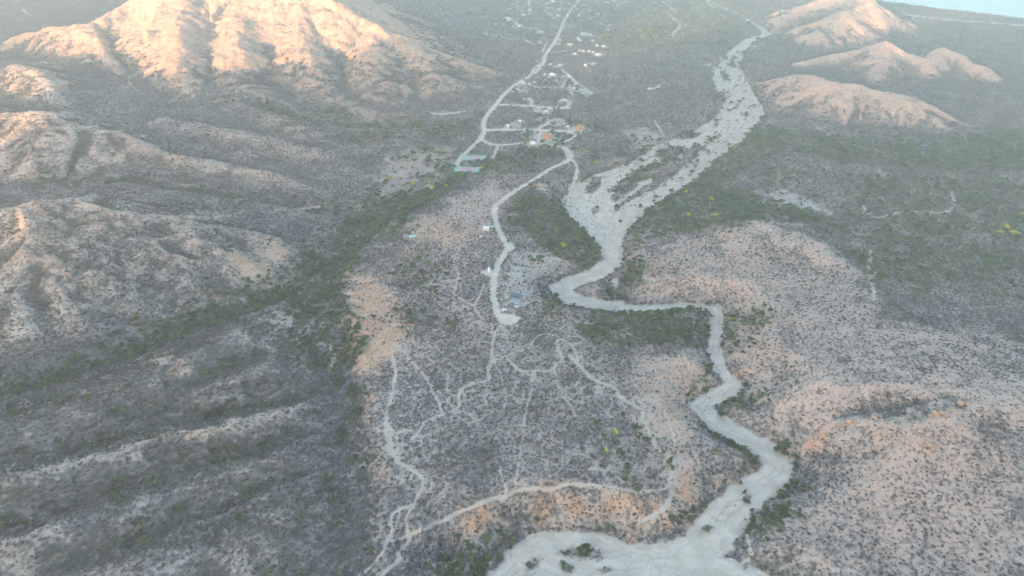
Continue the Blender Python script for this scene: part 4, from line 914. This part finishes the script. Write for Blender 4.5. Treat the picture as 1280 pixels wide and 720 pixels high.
# two ball courts
M_COURT = paint('teal_court_paint', (.29, .42, .33), .8, .1); M_PLAY = paint('magenta_court_paint', (.56, .27, .34), .8, .1)
for u, v, rz, lb in ((592.3, 197.3, -.05, 'upper teal ball court with a magenta centre, nearer the lane'), (583.5, 212.4, -.05, 'lower teal ball court with a magenta centre, among yellow-green trees')):
    x, y = one(u, v); zs = [float(ground(x + a * 17, y + b * 8)) for a in (-1, 1) for b in (-1, 1)]; e = empty('ball_court', (x, y, max(zs) + .05), rz); tag(e, lb, 'ball court', 'ball courts')
    obj('slab', MB().box(-18, 18, -9, 9, -2.5, .1), M_COURT, e); obj('playing_area', MB().box(-10.5, 10.5, -4.4, 4.4, .102, .108), M_PLAY, e)
    ln = MB(); [ln.box(a, b, c, d_, .110, .114) for a, b, c, d_ in ((-12, 12, -5.6, -5.5), (-12, 12, 5.5, 5.6), (-12, -11.9, -5.49, 5.49), (11.9, 12, -5.49, 5.49))]; obj('line_marking', ln, M_WHITE, e)
    nt_ = MB(); nt_.box(-.02, .02, -6, 6, .3, 1.05); nn = obj('net', nt_, M_METAL, e)
    for s_ in (-1, 1): obj('post', MB().tube((0, s_ * 6.1, .1), (0, s_ * 6.1, 1.15), .05, .05), M_METAL, nn)
    FOOT.append((x - 9, y, 9.5)); FOOT.append((x + 9, y, 9.5)); FOOT.append((x, y, 9))
# orange boulders along the crest of the near right hill
def boulder(seed):
    import bmesh
    r = np.random.default_rng(seed); bm = bmesh.new(); bmesh.ops.create_icosphere(bm, subdivisions=2, radius=1)
    pl = r.normal(size=(7, 3)); pl /= np.linalg.norm(pl, axis=1)[:, None]
    for v in bm.verts:
        c = np.array(v.co)
        for p in pl:
            k = c @ p - .62
            if k > 0: c = c - p * k
        v.co = c * (1 + .06 * r.normal())
    me = bpy.data.meshes.new('boulder'); bm.to_mesh(me); bm.free(); return me
M_ROCK = paint('orange_rock', (.46, .30, .20)); BME = [boulder(k) for k in range(4)]
BO = [(1049,533,3),(1056,531,2.4),(1062,528,3.4),(1068,527,2.2),(1092,524,3.2),(1100,522,2.4),(1170,519,4),(1176,517,3),(1182,520,2.6),(1164,521,2.6),(1190,514,2.6),(1200,506,3.8),(1208,505,2.8),(1020,548,3),(1030,544,2.2),(1150,540,3),(1160,556,3.6),(1166,562,2.6),(1172,558,2.2),(926,466,3.4),(931,468,2.4),(921,470,2.2)]
hx_, hy_ = hit([q[0] for q in BO], [q[1] for q in BO])
for i, (q, x, y) in enumerate(zip(BO, hx_, hy_)):
    o = obj('boulder', BME[i % 4], M_ROCK, None, (float(x), float(y), float(ground(x, y)) + q[2] * .15), i * 1.3, (q[2], q[2] * .8, q[2] * .7)); far_ = i >= 19
    tag(o, 'orange boulder on the bluff above the narrow riverbed' if far_ else 'orange boulder among the rocks along the near right hill crest', 'boulder', 'boulders above the narrow riverbed' if far_ else 'boulders along the hill crest')

def clear(A):
    bare_ = lambda k: bil(GX, GY, BAREG, A[:, 0], A[:, 1] + k * A[:, 2]) > .4
    A = A[~((bare_(.55) | bare_(-.55)) & (A[:, 3] <= 1) & (bil(GX, GY, rect(ROAD), A[:, 0], A[:, 1] + .55 * A[:, 2]) + bil(GX, GY, rect(ROAD), A[:, 0], A[:, 1] - .55 * A[:, 2]) > .4))]
    if not FOOT: return A
    m = np.ones(len(A), bool)
    for fx_, fy_, fr in FOOT: m &= (A[:, 0] - fx_) ** 2 + (A[:, 1] - fy_) ** 2 > (fr + A[:, 2] * .4) ** 2
    return A[m]
SP_ = clear(SP_); TR_ = clear(TR_)

def pick(A, n):
    z = ground(A[:, 0], A[:, 1]); ok, u, v = in_frame(A[:, 0], A[:, 1], z, 12)
    d = np.sqrt(A[:, 0] ** 2 + A[:, 1] ** 2 + (CAM_H - z) ** 2) / A[:, 2]
    hx_, hy_ = hit(u, v); vis = np.hypot(hx_ - A[:, 0], hy_ - A[:, 1]) < 25
    d[~(ok & vis)] = 1e9
    o_ = np.argsort(d)[:n]; m = np.ones(len(A), bool); m[o_] = False
    return A[o_], A[m], u[o_], v[o_]
near_t = TR_[np.hypot(TR_[:, 0], TR_[:, 1]) < 950]; far_t = TR_[np.hypot(TR_[:, 0], TR_[:, 1]) >= 950]
IND_T, rest, ut, vt = pick(near_t, 290); TR_ = np.concatenate([rest, far_t])
near_s = SP_[np.hypot(SP_[:, 0], SP_[:, 1]) < 560]; far_s = SP_[np.hypot(SP_[:, 0], SP_[:, 1]) >= 560]
IND_S, rest, us, vs_ = pick(near_s, 290); SP_ = np.concatenate([rest, far_s])

def tree(x, y, s, k, name, label, group, leaves, hgt=1.0):
    z = float(ground(x, y)[0] if np.ndim(ground(x, y)) else ground(x, y))
    e = empty(name, (x, y, z), random.uniform(0, 6.28), (s, s, s * hgt)); tag(e, label, 'tree', group)
    obj('trunk', TRUNK_ME[k], M_BARK, e); c = obj('crown', CROWN_ME[k], leaves, e)
    return e, c
def grove(u, v):
    if v > 640 and u < 680: return 'leafy green tree in the thicket beside the bottom bend of the sandy riverbed', 'trees of the thicket at the bottom bend'
    if u > 920 and v > 570: return 'leafy green tree in the grove on the right bank below the riverbed elbow', 'trees of the grove below the riverbed elbow'
    if u > 860 and v > 475: return 'leafy green tree lining the zigzag of the narrow riverbed', 'trees along the riverbed zigzag'
    if u > 895 and v > 380: return 'leafy green tree between the narrow riverbed and the pale plateau', 'trees beside the pale plateau'
    if 690 < u and v > 376: return 'leafy green tree in the long grove under the riverbed bend', 'trees of the grove under the riverbed bend'
    if u > 755 and v > 310: return 'leafy green tree on the inner bank of the riverbed bend', 'trees on the inner bank'
    if 620 < u < 760 and v < 376: return 'leafy green tree in the grove between dirt road and riverbed', 'trees between road and riverbed'
    if u < 470 and v > 400: return 'leafy green tree in the gully west of the orange scarp', 'trees of the gully by the scarp'
    if u < 640: return 'leafy green tree in the green side valley among the left hills', 'trees of the green side valley'
    return 'leafy green tree in the scattered growth east of the riverbed', 'trees east of the riverbed'
PROTO_C = []
for i, (x, y, s, gv) in enumerate(IND_T):
    lb, gp = grove(ut[i], vt[i]); e, c = tree(x, y, s, i % 4, 'tree', lb, gp, M_TREE, random.uniform(.85, 1.15))
    if i < 4: PROTO_C.append(c)
def place_of(u, v):
    if u < 470: return 'grey dry shrub on the shaded ridges in the near left corner', 'shrubs of the shaded left ridges'
    if bool(bil(GX, GY, rect(SAND), np.array([X0]), np.array([Y0]))[0] > .5): return 'lone dry shrub on the bright river sand', 'lone shrubs on the river sand'
    if u < 860: return 'grey dry shrub on the terrace edge above the bottom bend of the riverbed', 'shrubs of the terrace edge'
    return 'grey dry shrub on the pinkish slope of the near right hill', 'shrubs of the near right hill'
PROTO_S = []
for i, (X0, Y0, s, gv) in enumerate(IND_S):
    lb, gp = place_of(us[i], vs_[i]); z = float(ground(X0, Y0))
    o = obj('desert_shrub', SCRUB_ME[i % 4], M_SCRUB, None, (X0, Y0, z - .05), random.uniform(0, 6.28), (s, s, s * random.uniform(.8, 1.1))); tag(o, lb, 'shrub', gp)
    if i < 4: PROTO_S.append(o)
# yellow-green trees that stand out one by one
YELLOW = [(550,190,7,'large yellow-green tree above the bare patch west of the courts'),(488,224,8,'yellow-green tree at the west corner of the bare patch'),(519,232,9,'wide yellow-green tree in the lower middle of the bare patch'),
 (537,229,6,'small yellow-green tree right of the wide one on the bare patch'),(541,237,9,'tall yellow-green tree in the clump below the bare patch'),(546,243,7,'yellow-green tree at the lower edge of that clump below the bare patch'),
 (557,234,7,'yellow-green tree at the east end of the clump below the bare patch'),(603,205,6,'yellow-green tree above the right end of the lower court'),(604,212,8,'yellow-green tree at the right end of the lower court'),(577,219,7,'yellow-green tree below the lower court'),
 (565,211,5,'yellow-green bush at the left end of the lower court'),(489,287,8,'bright yellow-green tree at the top of the footpath in the side valley'),(502,277,7,'paler yellow-green tree in the side valley above the hut'),
 (731,190,7,'yellow-green tree right of the road fork above the riverbed'),(745,205,8,'yellow-green tree on the upper bank of the braided riverbed'),(658,180,7,'yellow-green tree under the lane left of the white yard'),
 (889,251,8,'yellow-green tree nearest the hummock in the green belt east of the riverbed'),(895,271,9,'bright yellow-green tree in the middle of the green belt east of the riverbed'),(861,271,8,'yellow-green tree lowest in the green belt east of the riverbed'),
 (858,241,7,'yellow-green tree highest on the east bank of the riverbed'),(790,285,7,'yellow-green tree on the east bank below the braided reach'),(704,309,8,'yellow-green tree in the grove between dirt road and riverbed'),(700,258,6,'small yellow-green tree at the head of the grove by the road'),
 (1258,286,9,'brightest yellow-green tree at the right edge of the plain'),(1268,294,10,'large yellow-green tree below the brightest one at the right edge'),(1250,292,7,'smaller yellow-green tree left of the two bright ones at the right edge'),(1277,270,8,'yellow-green tree above the bright pair at the right edge'),
 (770,541,5,'yellow-green tree alone in the dense scrub of the terrace'),(758,565,4.5,'small yellow-green tree below the lone one on the terrace'),(916,400,5,'yellow-green tree at the top of the grove by the narrow riverbed'),(769,405,5,'yellow-green tree in the long grove under the riverbed bend'),
 (920,186,8,'yellow-green tree beside the right channel of the braided riverbed'),(906,203,7,'yellow-green tree on the right bank of the braided riverbed'),(713,36,9,'yellow-green tree beside the bend at the far end of the main road'),(706,36,7,'yellow-green tree touching the bend at the far end of the main road'),
 (730,65,7,'yellow-green tree by the row of white roofs'),(640,198,6,'yellow-green tree on the slope below the lane')]
hx_, hy_ = hit([q[0] for q in YELLOW], [q[1] for q in YELLOW])
for i, (q, x, y) in enumerate(zip(YELLOW, hx_, hy_)): tree(float(x), float(y), q[2] * 1.25, i % 4, 'palo_verde_tree', q[3], 'yellow-green trees', M_YEL, .8)

# everything farther off is ground cover: one object for the scrub and one for the woods
def cover(name, A, protos, label, cat, zs):
    z = ground(A[:, 0], A[:, 1]) - .05; n = len(A)
    me = bpy.data.meshes.new(name); me.vertices.add(n); me.vertices.foreach_set('co', np.stack([A[:, 0], A[:, 1], z], 1).astype(F32).ravel())
    r = np.random.default_rng(len(A))
    for nm, ty, key, d in (('sc', 'FLOAT_VECTOR', 'vector', np.stack([A[:, 2] * r.uniform(.85, 1.2, n), A[:, 2] * r.uniform(.85, 1.2, n), A[:, 2] * r.uniform(zs * .75, zs * 1.25, n)], 1)),
                           ('ro', 'FLOAT_VECTOR', 'vector', np.stack([r.uniform(-.15, .15, n), r.uniform(-.15, .15, n), r.uniform(0, 6.28, n)], 1)), ('ki', 'INT', 'value', r.integers(0, len(protos), n))):
        at = me.attributes.new(nm, ty, 'POINT'); at.data.foreach_set(key, (d.astype(np.int32) if ty == 'INT' else d.astype(F32)).ravel())
    o = bpy.data.objects.new(name, me); C.objects.link(o); tag(o, label, cat, kind='stuff')
    gt = bpy.data.node_groups.new(name, 'GeometryNodeTree'); gt.interface.new_socket('Geometry', in_out='INPUT', socket_type='NodeSocketGeometry'); gt.interface.new_socket('Geometry', in_out='OUTPUT', socket_type='NodeSocketGeometry')
    q = NT(gt); gi = q.n('NodeGroupInput'); go = q.n('NodeGroupOutput'); jn = q.n('GeometryNodeJoinGeometry'); ip = q.n('GeometryNodeInstanceOnPoints')
    for p in protos:
        oi = q.n('GeometryNodeObjectInfo', transform_space='ORIGINAL'); oi.inputs['Object'].default_value = p; oi.inputs['As Instance'].default_value = True; q.l(oi.outputs['Geometry'], jn.inputs[0])
    def at(nm, ty):
        a = q.n('GeometryNodeInputNamedAttribute', data_type=ty); a.inputs['Name'].default_value = nm; return a.outputs['Attribute']
    q.l(gi.outputs[0], ip.inputs['Points']); q.l(jn.outputs[0], ip.inputs['Instance']); ip.inputs['Pick Instance'].default_value = True
    q.l(at('ki', 'INT'), ip.inputs['Instance Index']); q.l(at('ro', 'FLOAT_VECTOR'), ip.inputs['Rotation']); q.l(at('sc', 'FLOAT_VECTOR'), ip.inputs['Scale']); q.l(ip.outputs[0], go.inputs[0])
    o.modifiers.new('scatter', 'NODES').node_group = gt
    print(name, n)
cover('desert_scrub', SP_, PROTO_S, 'grey dry scrub covering the slopes and the plain', 'scrub', .95)
cover('green_woodland', TR_, PROTO_C, 'green riverside woodland along the washes and side valley', 'woodland', 1.0)

# ------------------------------------------------------------------ light, air, camera
scn = bpy.context.scene
w = bpy.data.worlds.new('World'); scn.world = w; w.use_nodes = True
wn = w.node_tree; sky = wn.nodes.new('ShaderNodeTexSky'); sky.sky_type = 'NISHITA'; sky.sun_disc = False
sky.sun_elevation = SUN_EL; sky.sun_rotation = SUN_AZ + math.pi; sky.altitude = 300; sky.air_density = 1.0; sky.dust_density = .8; sky.ozone_density = 1.3
wn.links.new(sky.outputs[0], wn.nodes['Background'].inputs[0]); wn.nodes['Background'].inputs[1].default_value = SKY_STRENGTH
sun = bpy.data.lights.new('sun', 'SUN'); sun.energy = SUN_STRENGTH; sun.angle = R(.6); sun.color = (1, .56, .29)
so = bpy.data.objects.new('sun', sun); C.objects.link(so)
so.rotation_euler = Vector((U[0] * math.cos(SUN_EL), U[1] * math.cos(SUN_EL), -math.sin(SUN_EL))).to_track_quat('-Z', 'Y').to_euler()
so.location = (0, 0, 800)

hx = GX.max() + 30; y0_, y1_ = GY.min() - 30, GY.max() + 30
hb, ht = float(H.min()) - 1.5, float(H.max()) + 40
vs = [(x, y, z) for z in (hb, ht) for y in (y0_, y1_) for x in (-hx, hx)]
me = bpy.data.meshes.new('haze'); me.from_pydata(vs, [], [(0, 2, 3, 1), (4, 5, 7, 6), (0, 1, 5, 4), (2, 6, 7, 3), (0, 4, 6, 2), (1, 3, 7, 5)])
mh = bpy.data.materials.new('haze_air'); mh.use_nodes = True; mh.node_tree.nodes.clear()
out = mh.node_tree.nodes.new('ShaderNodeOutputMaterial'); pv = mh.node_tree.nodes.new('ShaderNodeVolumePrincipled')
pv.inputs['Color'].default_value = (.82, .925, 1.0, 1); pv.inputs['Density'].default_value = HAZE; pv.inputs['Anisotropy'].default_value = HAZE_G
mh.node_tree.links.new(pv.outputs[0], out.inputs['Volume']); me.materials.append(mh)
o = bpy.data.objects.new('haze', me); C.objects.link(o); tag(o, 'thin pale haze filling the valley air', 'haze', kind='stuff')

cam = bpy.data.cameras.new('camera'); co = bpy.data.objects.new('camera', cam); C.objects.link(co)
co.location = (0, 0, CAM_H); co.rotation_euler = (math.pi / 2 - PITCH, 0, 0)
cam.sensor_width = 36; cam.lens = 36 * FPX / 1280; cam.clip_start = 1; cam.clip_end = 20000
scn.camera = co
scn.view_settings.view_transform = 'Standard'; scn.view_settings.look = 'None'; scn.view_settings.gamma = 1; scn.view_settings.use_curve_mapping = False
scn.view_settings.exposure = EXPOSURE
scn.cycles.volume_bounces = 0; scn.cycles.max_bounces = 4; scn.cycles.diffuse_bounces = 2; scn.cycles.use_denoising = True
